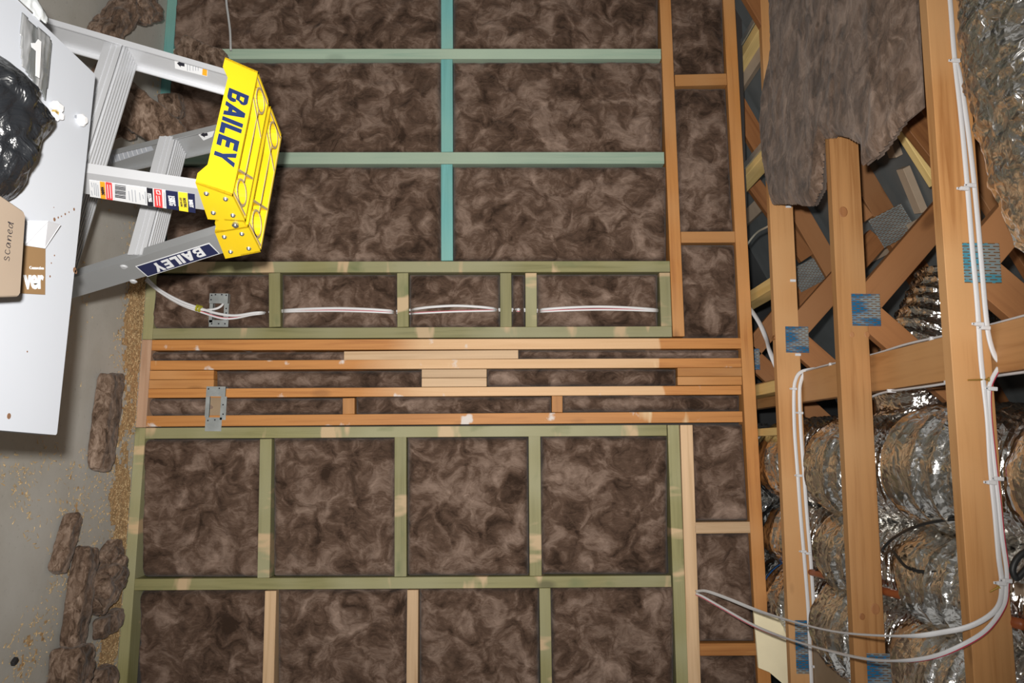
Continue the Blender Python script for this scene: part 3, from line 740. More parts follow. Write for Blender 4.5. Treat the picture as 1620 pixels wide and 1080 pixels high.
# ------------------------------------------------------------------ flexible ducts
def duct(path, R, label, m=FOIL, pitch=0.042, seed=1, n=34, seg=96, amp=0.015, crink=0.0065, helix=1):
    P = catmull(path, n); P = [np.array(p) for p in P]
    d = np.cumsum([0] + [np.linalg.norm(P[i + 1] - P[i]) for i in range(len(P) - 1)])
    m_ = int(d[-1] / 0.007); L = np.linspace(0, d[-1], m_)
    pts = np.stack([np.interp(L, d, [p[k] for p in P]) for k in range(3)], 1)
    tan = np.gradient(pts, axis=0); tan /= np.linalg.norm(tan, axis=1)[:, None]
    ref = np.array([0.1, 0.15, 1.0]); 
    if abs(tan[len(tan) // 2] @ ref) > 0.9: ref = np.array([1.0, 0.1, 0])
    u = ref - tan * (tan @ ref)[:, None]; u /= np.linalg.norm(u, axis=1)[:, None]; v_ = np.cross(tan, u)
    th = np.linspace(0, 2 * math.pi, seg, endpoint=False)
    LL, TT = np.meshgrid(L, th, indexing='ij')
    ph = (LL / pitch + helix * TT / (2 * math.pi)) % 1.0
    c, s = np.cos(TT), np.sin(TT)
    rib = np.exp(-((ph - 0.5) / 0.13) ** 2)
    nx = noise(c * 3.2, s * 3.2, LL * 9 + seed * 11) ; fine = fbm(c * 7, s * 7, LL * 34 + seed * 7, 3)
    tw = noise(c * 6 + LL * 14, s * 6, LL * 26 + seed)
    rr = R * (1 + 0.05 * noise(c * .8, s * .8, LL * 3 + seed)) + amp * rib - crink * np.abs(fine) * 1.2 + crink * 0.7 * nx + crink * 0.5 * tw
    X = pts[:, None, :] + u[:, None, :] * (rr * c)[..., None] + v_[:, None, :] * (rr * s)[..., None]
    idx = np.arange(m_ * seg).reshape(m_, seg); nxt = np.roll(idx, -1, 1)
    Fc = np.stack([idx[:-1], nxt[:-1], nxt[1:], idx[1:]], -1).reshape(-1, 4).tolist()
    Fc.append(idx[0][::-1].tolist()); Fc.append(idx[-1].tolist())
    c0 = Vector(pts.mean(0)); V = (X.reshape(-1, 3) - np.array(c0)).tolist()
    o = pyd('flexible_duct', V, Fc, m, None, Matrix.Translation(c0), True)
    return tag(o, label, 'duct', 'silver flexible ducts in the roof space')
def sag(x, ys, zt, zm):
    out = []
    for y in ys: out += [(x + 0.012 * math.sin(y * 5), y, zt if abs((y - 0.6) % 0.6) < 0.05 or abs((y - 0.6) % 0.6) > 0.55 else zm)]
    return out
YS = [1.0 + 0.1 * 2, 1.5, 1.8, 2.1, 2.4, 2.7, 3.0, 3.3, 3.62, 3.9]
def zz(R, lift=0.0): return [H + 0.10 + R + lift + (-0.085 if i % 2 == 1 else 0.012) for i in range(len(YS))]
R1, R2, R3 = 0.165, 0.125, 0.150
d1 = duct([(0.045 + .01 * (i % 3), y, z) for i, (y, z) in enumerate(zip(YS, zz(R1)))], R1, 'ribbed silver duct lying over the trusses just beside the flat pine board', seed=1)
d2 = duct([(0.345, y, z) for y, z in zip(YS, zz(R2, .02))], R2, 'smaller silver duct between two others, above the weathered grey batten', seed=2)
d3 = duct([(0.60, y, z) for y, z in zip(YS, zz(R3))], R3, 'silver duct with blue tape band, furthest from the pine board', seed=3)
dA = duct([(-2.2, 1.525, 2.715), (-1.6, 1.525, 2.71), (-1.1, 1.525, 2.71), (-0.80, 1.52, 2.72), (-0.58, 1.50, 2.745), (-0.42, 1.47, 2.82), (-0.34, 1.44, 2.93)], 0.225,
          'large heavily crinkled silver duct slung beside the nearest truss', FOIL_BIG, 0.10, 4, amp=0.008, crink=0.017)
dB = duct([(-0.56, 2.74, 3.12), (-0.30, 2.72, 2.98), (-0.1, 2.7, 2.96), (0.3, 2.7, 3.12), (0.9, 2.7, 3.3)], 0.15, 'dim silver duct higher in the roof, seen through the truss webs', seed=5)
# blue tape round the third duct
V, Fc = [], []
for k in range(49):
    a = 2 * math.pi * k / 48
    for y in (3.27, 3.285): V.append((0.60 + (R3 + .016) * math.cos(a), y + 0.02 * math.cos(a), H + 0.10 + R3 - 0.085 + (R3 + .016) * math.sin(a)))
for k in range(48): Fc.append((2 * k, 2 * k + 1, 2 * k + 3, 2 * k + 2))
tp = pyd('tape_band', V, Fc, plain('blue_tape', (0.02, 0.14, 0.42), 0.4), d3, None, True); tp['label'] = 'blue tape band'

# ------------------------------------------------------------------ ceiling batt
poly = [(1206, -110), (1217, 0), (1219, 50), (1222, 85), (1214, 125), (1206, 160), (1204, 200), (1208, 255), (1216, 300), (1222, 325), (1256, 324), (1288, 326), (1302, 300),
        (1304, 262), (1305, 221), (1330, 216), (1362, 226), (1363, 262), (1385, 250), (1399, 236), (1421, 204), (1452, 172), (1500, 150), (1485, 0), (1470, -110)]
PW = np.array([tuple(atZ(px, py, 2.535))[:2] for px, py in poly]); PW[:, 1] = np.where(PW[:, 1] < 1.9, 1.80, PW[:, 1])
st = 0.0055
gx = np.arange(PW[:, 0].min() - .02, PW[:, 0].max() + .02, st); gy = np.arange(PW[:, 1].min() - .01, PW[:, 1].max() + .02, st)
GX, GY = np.meshgrid(gx, gy, indexing='ij')
def inside(px, py):
    r = np.zeros(px.shape, bool); n = len(PW)
    for i in range(n):
        (x1, y1), (x2, y2) = PW[i], PW[(i + 1) % n]
        if y1 == y2: continue
        r ^= ((y1 > py) != (y2 > py)) & (px < (x2 - x1) * (py - y1) / (y2 - y1) + x1)
    return r
wob = 0.012 * noise(GX * 14, GY * 14, 3.3); ins = inside(GX + wob, GY + np.minimum(0, 0.012 * noise(GX * 14 + 7, GY * 14, 9.3)))
ins &= GY > 1.847
def edge_dist(mask, n=9):
    dd = np.zeros(mask.shape); cur = mask.copy()
    for _ in range(n):
        dd += cur; nx = cur.copy()
        nx[1:] &= cur[:-1]; nx[:-1] &= cur[1:]; nx[:, 1:] &= cur[:, :-1]; nx[:, :-1] &= cur[:, 1:]; cur = nx
    return dd / n
ed = edge_dist(ins | (GY <= 1.85))
hh = fbm((GX + .1 * noise(GX * 5, GY * 5, 2)) * 7, (GY + .1 * noise(GX * 5, GY * 5, 6)) * 7, 4.4, 5)
ZB = 2.548 - 0.034 * np.sqrt(np.maximum(ed, 0)) * np.clip(0.15 + (GY - 1.846) / 0.25, 0, 1) - 0.008 * hh * ed
iid = -np.ones(GX.shape, int); V = []; Fc = []
ok = ins
for i, j in zip(*np.nonzero(ok)):
    iid[i, j] = len(V); V.append((GX[i, j], GY[i, j], min(ZB[i, j], 2.547)))
cell = ok[:-1, :-1] & ok[1:, :-1] & ok[1:, 1:] & ok[:-1, 1:]
for i, j in zip(*np.nonzero(cell)): Fc.append((iid[i, j], iid[i, j + 1], iid[i + 1, j + 1], iid[i + 1, j]))
n0 = len(V); V += [(x, y, 2.5485) for x, y, z in V]
Fc += [tuple(n0 + k for k in reversed(f_)) for f_ in Fc]
o = pyd('insulation_batt', V, Fc, WOOL3, None, None, True)
tag(o, 'large ragged ceiling batt sagging under the trusses', 'insulation')

# ------------------------------------------------------------------ cables in the roof
def clip(px, py, y, parent, ang=0.0):
    c = atY(px, py, y); bm = bmesh.new()
    add_box(bm, (-0.0045, -0.0075, -0.010), (0.0045, -0.0002, 0.010), 0, 0.0012); add_box(bm, (-0.003, -0.0035, -0.017), (0.003, -0.0002, -0.009), 0, 0.0008)
    add_cyl(bm, (0, -0.0034, -0.0135), (0, -1, 0), 0.0018, 0.0012, 8, 1); fix(bm)
    return from_bm('cable_clip', bm, [CLIP, BOLT], parent, Matrix.Translation(c) @ Matrix.Rotation(ang, 4, 'Y'))
NF = (0, -1, 0)
y3 = 1.7955
ca = sweep('twin_cable', [atY(x, y, y3) for x, y in ((1494, -90), (1503, 0), (1510, 90), (1520, 180), (1530, 290), (1538, 390), (1546, 480), (1552, 570), (1562, 660), (1567, 740), (1574, 810), (1580, 880), (1585, 925))]
           + [atY(x, y, d) for x, y, d in ((1577, 962, 1.775), (1540, 988, 1.78), (1490, 1000, 1.81), (1430, 1006, 1.9), (1330, 1000, 2.25), (1262, 985, 2.55), (1200, 966, 2.85), (1150, 946, 3.05), (1118, 935, 3.18), (1101, 935, 3.262))], 0.0125, 0.006, CABLE, None, 8, 10, NF)
tag(ca, 'white cable along the nearest truss, swinging out as the upper strand of the loop', 'cable', 'white cables on the nearest truss')
cb = sweep('twin_cable', [atY(x, y, y3) for x, y in ((1512, 96), (1518, 118), (1528, 180), (1538, 260), (1546, 340), (1553, 420), (1559, 490), (1565, 535), (1576, 566), (1592, 576), (1610, 575), (1640, 569))], 0.0125, 0.006, CABLE, None, 8, 10, NF)
tag(cb, 'white cable on the nearest truss that hooks off beside the pine board', 'cable', 'white cables on the nearest truss')
cc = sweep('twin_cable', [atY(x, y, y3) for x, y in ((1580, 582), (1570, 600), (1565, 618), (1566, 660), (1572, 720), (1580, 790), (1586, 850), (1593, 900), (1593, 925))]
           + [atY(x, y, d) for x, y, d in ((1588, 958, 1.78), (1560, 997, 1.765), (1515, 1024, 1.77), (1470, 1040, 1.82), (1420, 1045, 1.92), (1365, 1041, 2.12), (1300, 1026, 2.42), (1240, 1008, 2.72), (1190, 988, 2.95), (1140, 960, 3.13), (1112, 944, 3.22), (1101, 939, 3.262))], 0.0125, 0.0065, CABLE, None, 8, 10, NF, stripe=(3,))
tag(cc, 'red-striped white cable starting beside the pine board, lower strand of the loop', 'cable', 'white cables on the nearest truss')
for px, py, o in ((1511, 97, ca), (1524, 299, ca), (1548, 513, ca), (1567, 763, ca), (1583, 922, ca), (1536, 294, cb), (1558, 519, cb), (1569, 615, cc), (1579, 757, cc), (1592, 918, cc)):
    clip(px, py, 1.7935, o, 0.06)
y1 = 2.9955
c1 = sweep('twin_cable', [atY(x, y, y1) for x, y in ((1290, 583), (1268, 588), (1259, 600), (1256, 622), (1257, 680), (1262, 750), (1267, 820), (1273, 890), (1279, 970), (1284, 1080), (1288, 1160))], 0.014, 0.006, CABLE, None, 7, 10, NF)
tag(c1, 'white cable on the third truss, on the side toward the wall', 'cable', 'white cables on the third truss')
c2 = sweep('twin_cable', [atY(x, y, y1) for x, y in ((1292, 586), (1274, 590), (1267, 604), (1265, 624), (1267, 680), (1272, 750), (1277, 820), (1283, 890), (1288, 970), (1294, 1080), (1298, 1160))], 0.014, 0.006, CABLE, None, 7, 10, NF)
tag(c2, 'white cable on the third truss, half hidden behind the sagging duct', 'cable', 'white cables on the third truss')
for px, py, o in ((1256, 615, c1), (1264, 752, c1), (1271, 872, c1), (1266, 653, c2), (1279, 875, c2), (1290, 1054, c2)): clip(px, py, 2.9935, o, 0.05)
# cables on the two edges of the strongback
zb = H + 0.115
e0, e1 = xc - wd / 2 - 0.004, xc + wd / 2 + 0.004
cu_ = sweep('twin_cable', [(e0, 3.02, zb), (e0 - .002, 2.8, zb - .006), (e0, 2.45, zb), (e0 - .003, 2.2, zb - .008), (e0, 1.9, zb), (e0 - .002, 1.5, zb - .004), (e0, 1.0, zb)], 0.013, 0.007, CABLE, None, 6, 10, (1, 0, 0))
tag(cu_, 'white cable clipped along the upper edge of the flat pine board', 'cable')
cl_ = sweep('twin_cable', [(e1 + .01, 2.47, zb + .0), (e1 + .001, 2.36, zb), (e1 + .003, 2.1, zb - .008), (e1, 1.9, zb), (e1 + .002, 1.5, zb - .005), (e1, 1.0, zb)], 0.013, 0.007, CABLE, None, 6, 10, (1, 0, 0))
tag(cl_, 'white cable clipped along the lower edge of the flat pine board', 'cable')
for x, y, o in ((e0, 2.75, cu_), (e0, 2.08, cu_), (e0, 1.55, cu_), (e1, 2.33, cl_), (e1, 2.02, cl_), (e1, 1.6, cl_)):
    bm = bmesh.new(); add_box(bm, (-0.006, -0.005, -0.015), (0.006, 0.005, 0.010), 0, 0.0015); fix(bm)
    from_bm('cable_clip', bm, CLIP, o, Matrix.Translation((x, y, zb)))
o = sweep('twin_cable', [atY(1183, 484, 3.34), atY(1192, 496, 3.3), atY(1203, 514, 3.25), atY(1212, 536, 3.2), atY(1218, 556, 3.12), atY(1232, 590, 3.06)], 0.022, 0.012, CABLE, None, 8, 10)
tag(o, 'pair of white cables drooping behind the topmost plate near the yellow nogging', 'cable')
o = sweep('thin_cable', [atY(1180, 390, 3.5), atY(1190, 376, 3.4), atY(1200, 366, 3.3), atY(1215, 358, 3.15), atY(1225, 350, 3.08)], 0.009, 0.009, plain('ivory_cable', (.6, .58, .48), .5), None, 6, 8)
tag(o, 'thin ivory cable crossing from plate to third truss', 'cable')
o = sweep('black_cable', [atY(x, y, d) for x, y, d in ((1540, 824, 1.9), (1500, 822, 2.0), (1450, 832, 2.1), (1415, 850, 2.25), (1397, 868, 2.3), (1400, 876, 2.28), (1412, 872, 2.2), (1440, 900, 2.1), (1500, 905, 2.0))], 0.008, 0.008, BLACKCABLE, None, 8, 8)
tag(o, 'thin black cable looping under the middle silver duct', 'cable')
o = sweep('black_cable', [atY(x, y, d) for x, y, d in ((1290, 905, 2.95), (1298, 893, 2.9), (1315, 884, 2.8), (1345, 880, 2.65), (1375, 884, 2.5))], 0.009, 0.009, BLACKCABLE, None, 8, 8)
tag(o, 'short black cable arcing between second and third trusses', 'cable')
o = sweep('black_cable', [atY(x, y, d) for x, y, d in ((1640, 862, 1.5), (1612, 880, 1.5), (1602, 900, 1.5), (1608, 914, 1.5), (1618, 905, 1.5), (1640, 880, 1.5))], 0.012, 0.012, BLACKCABLE, None, 8, 8)
tag(o, 'thick black cable loop right of the nearest truss', 'cable')

# ------------------------------------------------------------------ cables and brackets on the wall
yw = W - 0.006
def wcable(pts, label, wd_=0.011, stripe=None, y=yw):
    o = sweep('white_cable', [atY(x, p, y + dy) for x, p, dy in pts], wd_, 0.007, CABLE, None, 6, 10, NF, stripe)
    return tag(o, label, 'cable', 'white cables through the green frame')
yo = W - 0.028
def run(start, bays, up_y, dn):
    pts = list(start)
    for xa, xb, f_ in bays:                               # dip behind each noggin, ride over each batt
        pts += [(xa + 3, f_(xa), .052 + dn), (xa + 12, f_(xa + 12), .006 + dn)]
        L_ = xb - xa
        if L_ > 60: pts += [(xa + L_ * k, f_(xa + L_ * k), -.006 + dn) for k in (.25, .5, .75)]
        pts += [(xb - 12, f_(xb - 12), .006 + dn), (xb - 3, f_(xb), .052 + dn)]
    return pts
BY = [(443, 628), (646, 791), (809, 831), (849, 1044)]
hump = lambda x0, y0, x1, y1, h: (lambda x: y0 + (y1 - y0) * (x - x0) / (x1 - x0) - h * math.sin(math.pi * min(1, max(0, (x - x0) / (x1 - x0)))))
U_ = [hump(443, 491, 628, 492, 4), hump(646, 490, 791, 489, 6), hump(809, 489, 831, 489, 0), hump(849, 490, 1044, 490, 5)]
D_ = [hump(443, 493, 628, 495, 2.5), hump(646, 496, 791, 491, 1), hump(809, 491.5, 831, 491.5, 0), hump(849, 493, 1044, 492, 3)]
w1 = wcable(run([(232, 440, -.01), (252, 458, -.02), (285, 476, -.02), (318, 488, -.012), (345, 496, -.008), (372, 499, -.006), (400, 495, .0), (414, 494, .01), (423, 493.5, .05)], [(*b_, f_) for b_, f_ in zip(BY, U_)], 0, 0),
            'white cable running the whole length of the green frame, uppermost of the run', 0.011, None, yo)
w2 = wcable(run([(236, 446, -.012), (256, 464, -.022), (287, 482, -.02), (320, 494, -.012), (350, 503, -.008), (372, 503, .004), (396, 498, .004), (412, 496, .012), (423, 495, .052)], [(*b_, f_) for b_, f_ in zip(BY, D_)], 0, .003),
            'pink-striped white cable running along the green frame, lower of the run', 0.010, (3,), yo)
w3 = wcable([(230, 443, -.014), (252, 461, -.026), (285, 480, -.026), (316, 489, -.018), (330, 490, -.005), (345, 487, .0), (353, 480, .01), (352, 472, .03)],
            'short white cable bending up into the slotted metal bracket', 0.010, None, yo)
# twist tie round the bundle
bm = bmesh.new()
c = (atY(315, 488, yo - .016)); ax = (atY(325, 491, yo - .016) - atY(305, 485, yo - .016)).normalized()
for k in range(4): add_cyl(bm, c + ax * (0.006 * k - 0.012), ax + Vector((0, 0.1 * (-1) ** k, 0.15)), 0.0145, 0.003, 14)
fix(bm); o = from_bm('twist_tie', bm, plain('yellow_green_wire', (.42, .40, .03), .5), w1); o['label'] = 'yellow-green wire tie'
o = sweep('grey_cable', [atY(x, p, W - .022) for x, p in ((356, -90), (358, -40), (358, 0), (361, 25), (364, 50), (365, 80))], 0.010, 0.008, plain('grey_cable', (.42, .42, .42), .5), None, 6, 10, NF)
tag(o, 'grey cable hanging over the batt above the first teal stud', 'cable')

def bracket(outer, holes, parent_label, m, y, screws):
    """Flat pressed bracket: strips round the opening(s), with a turned-back flange."""
    t = empty('mounting_bracket', atY(*outer[0], y)); tag(t, parent_label, 'bracket')
    bm = bmesh.new()
    for xa, xb, ya, yb in holes:
        a, b = atY(xa, ya, y), atY(xb, yb, y)
        add_box(bm, (min(a.x, b.x), y - 0.0015, min(a.z, b.z)), (max(a.x, b.x), y, max(a.z, b.z)))
    for xa, xb, ya, yb in holes[:2]:
        a, b = atY(xa, ya, y), atY(xb, yb, y); add_box(bm, (min(a.x, b.x), y - 0.0015, max(a.z, b.z) - .0015), (max(a.x, b.x), y + 0.02, max(a.z, b.z)))
    fix(bm); from_bm('plate', bm, m, t)
    for px, py in screws:
        bm = bmesh.new(); add_cyl(bm, atY(px, py, y - 0.0014), (0, -1, 0), 0.0032, 0.0016, 10); fix(bm); from_bm('screw', bm, BLACK, t)
    return t
bracket([(346, 490)], [(332, 361, 464, 480), (332, 336, 480, 510), (355, 361, 480, 506), (331, 361, 506, 517)], 'slotted grey metal bracket holding the bundled white cables', STEEL, W - 0.0315,
        ((335, 467), (341, 466), (351, 466), (358, 467), (334, 474), (358, 488), (358, 495), (335, 512), (346, 512), (356, 512)))
bracket([(341, 645)], [(327, 357, 611, 627), (326, 331, 627, 660), (350, 357, 627, 664), (325.5, 350, 660, 682)], 'grey metal bracket screwed across two orange studs', STEEL, W - 0.0005,
        ((330, 615), (347, 614), (329, 665), (340, 664), (353, 640), (353, 655)))
a, b = atY(331, 628, W), atY(350, 658, W); bm = bmesh.new(); add_box(bm, (a.x, W + 0.004, a.z), (b.x, W + 0.02, b.z)); fix(bm)
from_bm('backing_block', bm, BEIGE, wall)

# ------------------------------------------------------------------ stepladder
ZT = 0.93
b0 = atZ(367, 309, ZT); a0 = atZ(408, 113, ZT)
td = (b0 - a0); LL_ = td.length; td.normalize(); ndv = Vector((-td.y, td.x, 0))
LM = Matrix(((td.x, ndv.x, 0, b0.x), (td.y, ndv.y, 0, b0.y), (0, 0, 1, 0), (0, 0, 0, 1)))
LI = LM.inverted()
lad = empty('stepladder', (0, 0, 0), LM)
tag(lad, 'aluminium double-sided stepladder with yellow top caps', 'ladder')
LC = LL_                                             # cap length; t runs from -LC (far) to 0 (near)
SF, SR, FL = 0.33, 0.40, 0.07                        # lean of front and rear frames, outward flare
def lobj(name, bm, m, parent=lad, smooth=False, mesh=None):
    if bm is not None: fix(bm); return from_bm(name, bm, m, parent, LM, smooth)
# rails
def rail(side, front, m):
    """Channel rail: web on the outer side, two flanges turned in. Levels: top and foot."""
    th, wn, fl_ = 0.0035, 0.080, 0.024 if side == 'near' else 0.015
    z0, z1 = 0.875, 0.022
    s = -1 if side == 'near' else 1                   # flanges turn inward
    tb = -0.012 if side == 'near' else -LC + 0.012
    n0 = -0.008 if front else 0.142
    prof = [(0, 0), (0, wn), (s * fl_, wn), (s * fl_, wn - th), (s * th, wn - th), (s * th, th), (s * fl_, th), (s * fl_, 0)]
    bm = bmesh.new(); rings = []
    for z in (z0, 0.45, z1):
        dz = 0.93 - z; dt = (FL * dz if side == 'near' else -FL * dz); dn = (-SF if front else SR) * (dz - 0.055)
        rings.append([bm.verts.new((tb + p + dt, n0 + q + dn, z)) for p, q in prof])
    for r0, r1 in zip(rings, rings[1:]):
        for i in range(8): bm.faces.new([r0[i], r0[(i + 1) % 8], r1[(i + 1) % 8], r1[i]])
    for r in (rings[0], rings[-1]):
        bm.faces.new([r[0], r[5], r[6], r[7]]); bm.faces.new([r[0], r[1], r[4], r[5]]); bm.faces.new([r[1], r[2], r[3], r[4]])
    r_ = lobj('front_rail' if front else 'rear_rail', bm, m)
    dz = 0.93 - 0.0; dt = FL * dz if side == 'near' else -FL * dz; dn = (-SF if front else SR) * (dz - 0.055)
    bm = bmesh.new(); a_, b_ = sorted((tb + dt - s * 0.006, tb + dt + s * 0.036)); add_box(bm, (a_, n0 + dn - 0.006, 0.0), (b_, n0 + dn + wn + 0.006, 0.05), 0, 0.004)
    lobj('rubber_foot', bm, RUBBER, r_)
    return r_
RN, RF_ = rail('near', True, ALU), rail('far', True, ALU)
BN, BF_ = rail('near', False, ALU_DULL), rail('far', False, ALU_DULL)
# steps
def step(front, z):
    dz = 0.93 - z; dn = (-SF if front else SR) * (dz - 0.055); n0 = (-0.008 if front else 0.142) + dn
    t0, t1 = -LC - FL * dz + 0.0162, FL * dz - 0.0162
    bm = bmesh.new(); na, nb = n0 + 0.004, n0 + 0.076
    if not front: na, nb = n0 + 0.004, n0 + 0.076
    add_box(bm, (t0, na, z - 0.003), (t1, nb, z))
    edge = na if front else nb
    for n_ in (na, nb): add_box(bm, (t0, n_ - 0.0015, z - 0.042), (t1, n_ + 0.0015, z), 0)
    for k in range(7): add_box(bm, (t0, na + 0.006 + k * 0.0098, z), (t1, na + 0.0095 + k * 0.0098, z + 0.0035), 0)
    for zq in (z - 0.014, z - 0.026): add_box(bm, (t0, na - 0.0035, zq - 0.002), (t1, na - 0.0010, zq + 0.002))
    return lobj('step', bm, ALU)
for z in (0.645, 0.375, 0.12): step(True, z)
for z in (0.645, 0.375, 0.12): step(False, z)
# caps
def cap(name, FT, FB, BB, BT, ear, letters):
    """Moulded cap: sloping face, back, ends, recessed webbed top."""
    bm = bmesh.new(); L0, L1 = -LC, 0.0; zt = ZT; th = 0.006
    def pr(poly, t0, t1, mi=0): add_prism(bm, [(0, n_, z_) for n_, z_ in poly], (t0, 0, 0), (t1, 0, 0), mi)
    dn = lambda k: (FB[0] + (FT[0] - FB[0]) * k, FB[1] + (FT[1] - FB[1]) * k)
    kmid = ear                                         # between the ears the face stops higher
    e = 0.055
    pr([FT, dn(kmid), (dn(kmid)[0] + th, dn(kmid)[1]), (FT[0] + th, zt)], L0 + e, L1 - e)
    for t0, t1, k0, k1 in ((L0, L0 + e, 0, kmid), (L1 - e, L1, kmid, 0)):   # ears with a slanting lower edge
        p0, p1 = dn(k0), dn(k1)
        mid = t0 + 0.55 * (t1 - t0); pm = p0 if k0 == 0 else p1
        ts = [t0, mid, t1]; ps = [p0, pm, p1]
        vs = []
        for t_, p_ in zip(ts, ps):
            vs.append([bm.verts.new((t_, *q)) for q in (FT, p_, (p_[0] + th, p_[1]), (FT[0] + th, zt))])
        for r0, r1 in zip(vs, vs[1:]):
            for i in range(4): bm.faces.new([r0[i], r1[i], r1[(i + 1) % 4], r0[(i + 1) % 4]])
        bm.faces.new(vs[0]); bm.faces.new(vs[-1])
    BM_ = (BB[0] + (BT[0] - BB[0]) * 0.45, BB[1] + (BT[1] - BB[1]) * 0.45)
    pr([BT, BM_, (BM_[0] - th, BM_[1]), (BT[0] - th, zt)], L0, L1)
    for t0, t1 in ((L0, L0 + th), (L1 - th, L1)): pr([FT, FB, BB, BT], t0, t1)
    # floor of the recess and ribs (worn along their tops)
    zf = zt - 0.024
    add_box(bm, (L0 + th, FT[0] + th * .5, zf - 0.004), (L1 - th, BT[0] - th * .5, zf))
    def rib(p, q, w_=0.006):
        d_ = Vector((q[0] - p[0], q[1] - p[1], 0)).normalized(); s_ = Vector((-d_.y, d_.x, 0)) * w_ / 2
        P_, Q_ = Vector((*p, 0)), Vector((*q, 0))
        add_prism(bm, [P_ - s_, Q_ - s_, Q_ + s_, P_ + s_], (0, 0, zf), (0, 0, zt - 0.0015), 0)
        add_prism(bm, [P_ - s_, Q_ - s_, Q_ + s_, P_ + s_], (0, 0, zt - 0.0015), (0, 0, zt - 0.0003), 1)
    n0, n1 = FT[0] + 0.003, BT[0] - 0.003; nm = (n0 + n1) / 2
    for n_ in (n0 + .001, n1 - .001): rib((L0 + .004, n_), (L1 - .004, n_), 0.004)
    ringr = (n1 - n0) * 0.30
    cents = (L0 + 0.045, L1 - 0.045)
    for c_ in cents:                                   # oval holes at the ends
        k = 20; sx = 1.0
        for j in range(k):
            a1, a2 = 2 * math.pi * j / k, 2 * math.pi * (j + 1) / k
            rib((c_ + ringr * sx * math.cos(a1), nm + ringr * 1.1 * math.sin(a1)), (c_ + ringr * sx * math.cos(a2), nm + ringr * 1.1 * math.sin(a2)), 0.005)
    x0, x1 = cents[0] + ringr + 0.012, cents[1] - ringr - 0.012
    rib((cents[0] + ringr, n0), (x0 + 0.035, n1)); rib((cents[1] - ringr, n0), (x1 - 0.035, n1))
    rib((cents[0] + ringr, nm), (cents[1] - ringr, nm), 0.004)
    for c_ in (L0 + 0.014, L1 - 0.014): rib((c_, n0), (c_, n1))
    cp = lobj(name, bm, [YELLOW, WORN])
    # bolts on both ends
    def lerp(A, B_, k): return (A[0] + (B_[0] - A[0]) * k, A[1] + (B_[1] - A[1]) * k)
    for u_ in (0.22, 0.78):
        for v_ in (0.22, 0.74):
            p = lerp(lerp(FB, FT, v_), lerp(BB, BT, v_), u_)
            bm = bmesh.new(); add_cyl(bm, (L1 + 0.0001, *p), (1, 0, 0), 0.0062, 0.0035, 14, 0, 0.0045); add_cyl(bm, (L1 + 0.0034, *p), (1, 0, 0), 0.0022, 0.0012, 8); lobj('bolt', bm, BOLT, cp)
            bm = bmesh.new(); add_cyl(bm, (L0 - 0.0001, *p), (-1, 0, 0), 0.0062, 0.0035, 14, 0, 0.0045); lobj('bolt', bm, BOLT, cp)
    return cp
FC = cap('front_cap', (0, ZT), (-0.043, 0.866), (0.090, 0.847), (0.099, ZT), 0.20, True)
RC = cap('rear_cap', (0.116, ZT), (0.140, 0.846), (0.256, 0.834), (0.224, ZT), 0.25, False)
for t0, t1 in ((-0.020, -0.0005), (-LC + 0.0005, -LC + 0.020)):   # hinge lobes between the caps
    bm = bmesh.new(); add_prism(bm, [(0, 0.092, 0.925), (0, 0.092, 0.875), (0, 0.105, 0.858), (0, 0.134, 0.853), (0, 0.128, 0.925)], (t0, 0, 0), (t1, 0, 0)); lobj('hinge', bm, YELLOW)
bm = bmesh.new(); add_cyl(bm, (-0.0005, 0.107, 0.905), (1, 0, 0), 0.0075, 0.006, 16); add_cyl(bm, (0.0055, 0.107, 0.905), (1, 0, 0), 0.004, 0.003, 12); lobj('hinge_pin', bm, BOLT)
# lettering on the front cap
fdir = Vector((0, 0.043, 0.064)).normalized()
def LW(p): return LM @ Vector(p)
R3_ = LM.to_3x3()
def on_cap(px, py):
    n_ = R3_ @ Vector((1, 0, 0)).cross(fdir); p = LW((0, 0, ZT)); return on_plane(px, py, n_, n_.dot(p))
A_, Z_ = on_cap(377, 138), on_cap(352, 266)
ctr = on_cap(366, 201); 
hgt_ = (on_cap(388, 205) - on_cap(344, 196)).length
heavy_text('lettering', 'BAILEY', ctr, R3_ @ Vector((1, 0, 0)), R3_ @ fdir, 0.208, 0.046, NAVY, FC)
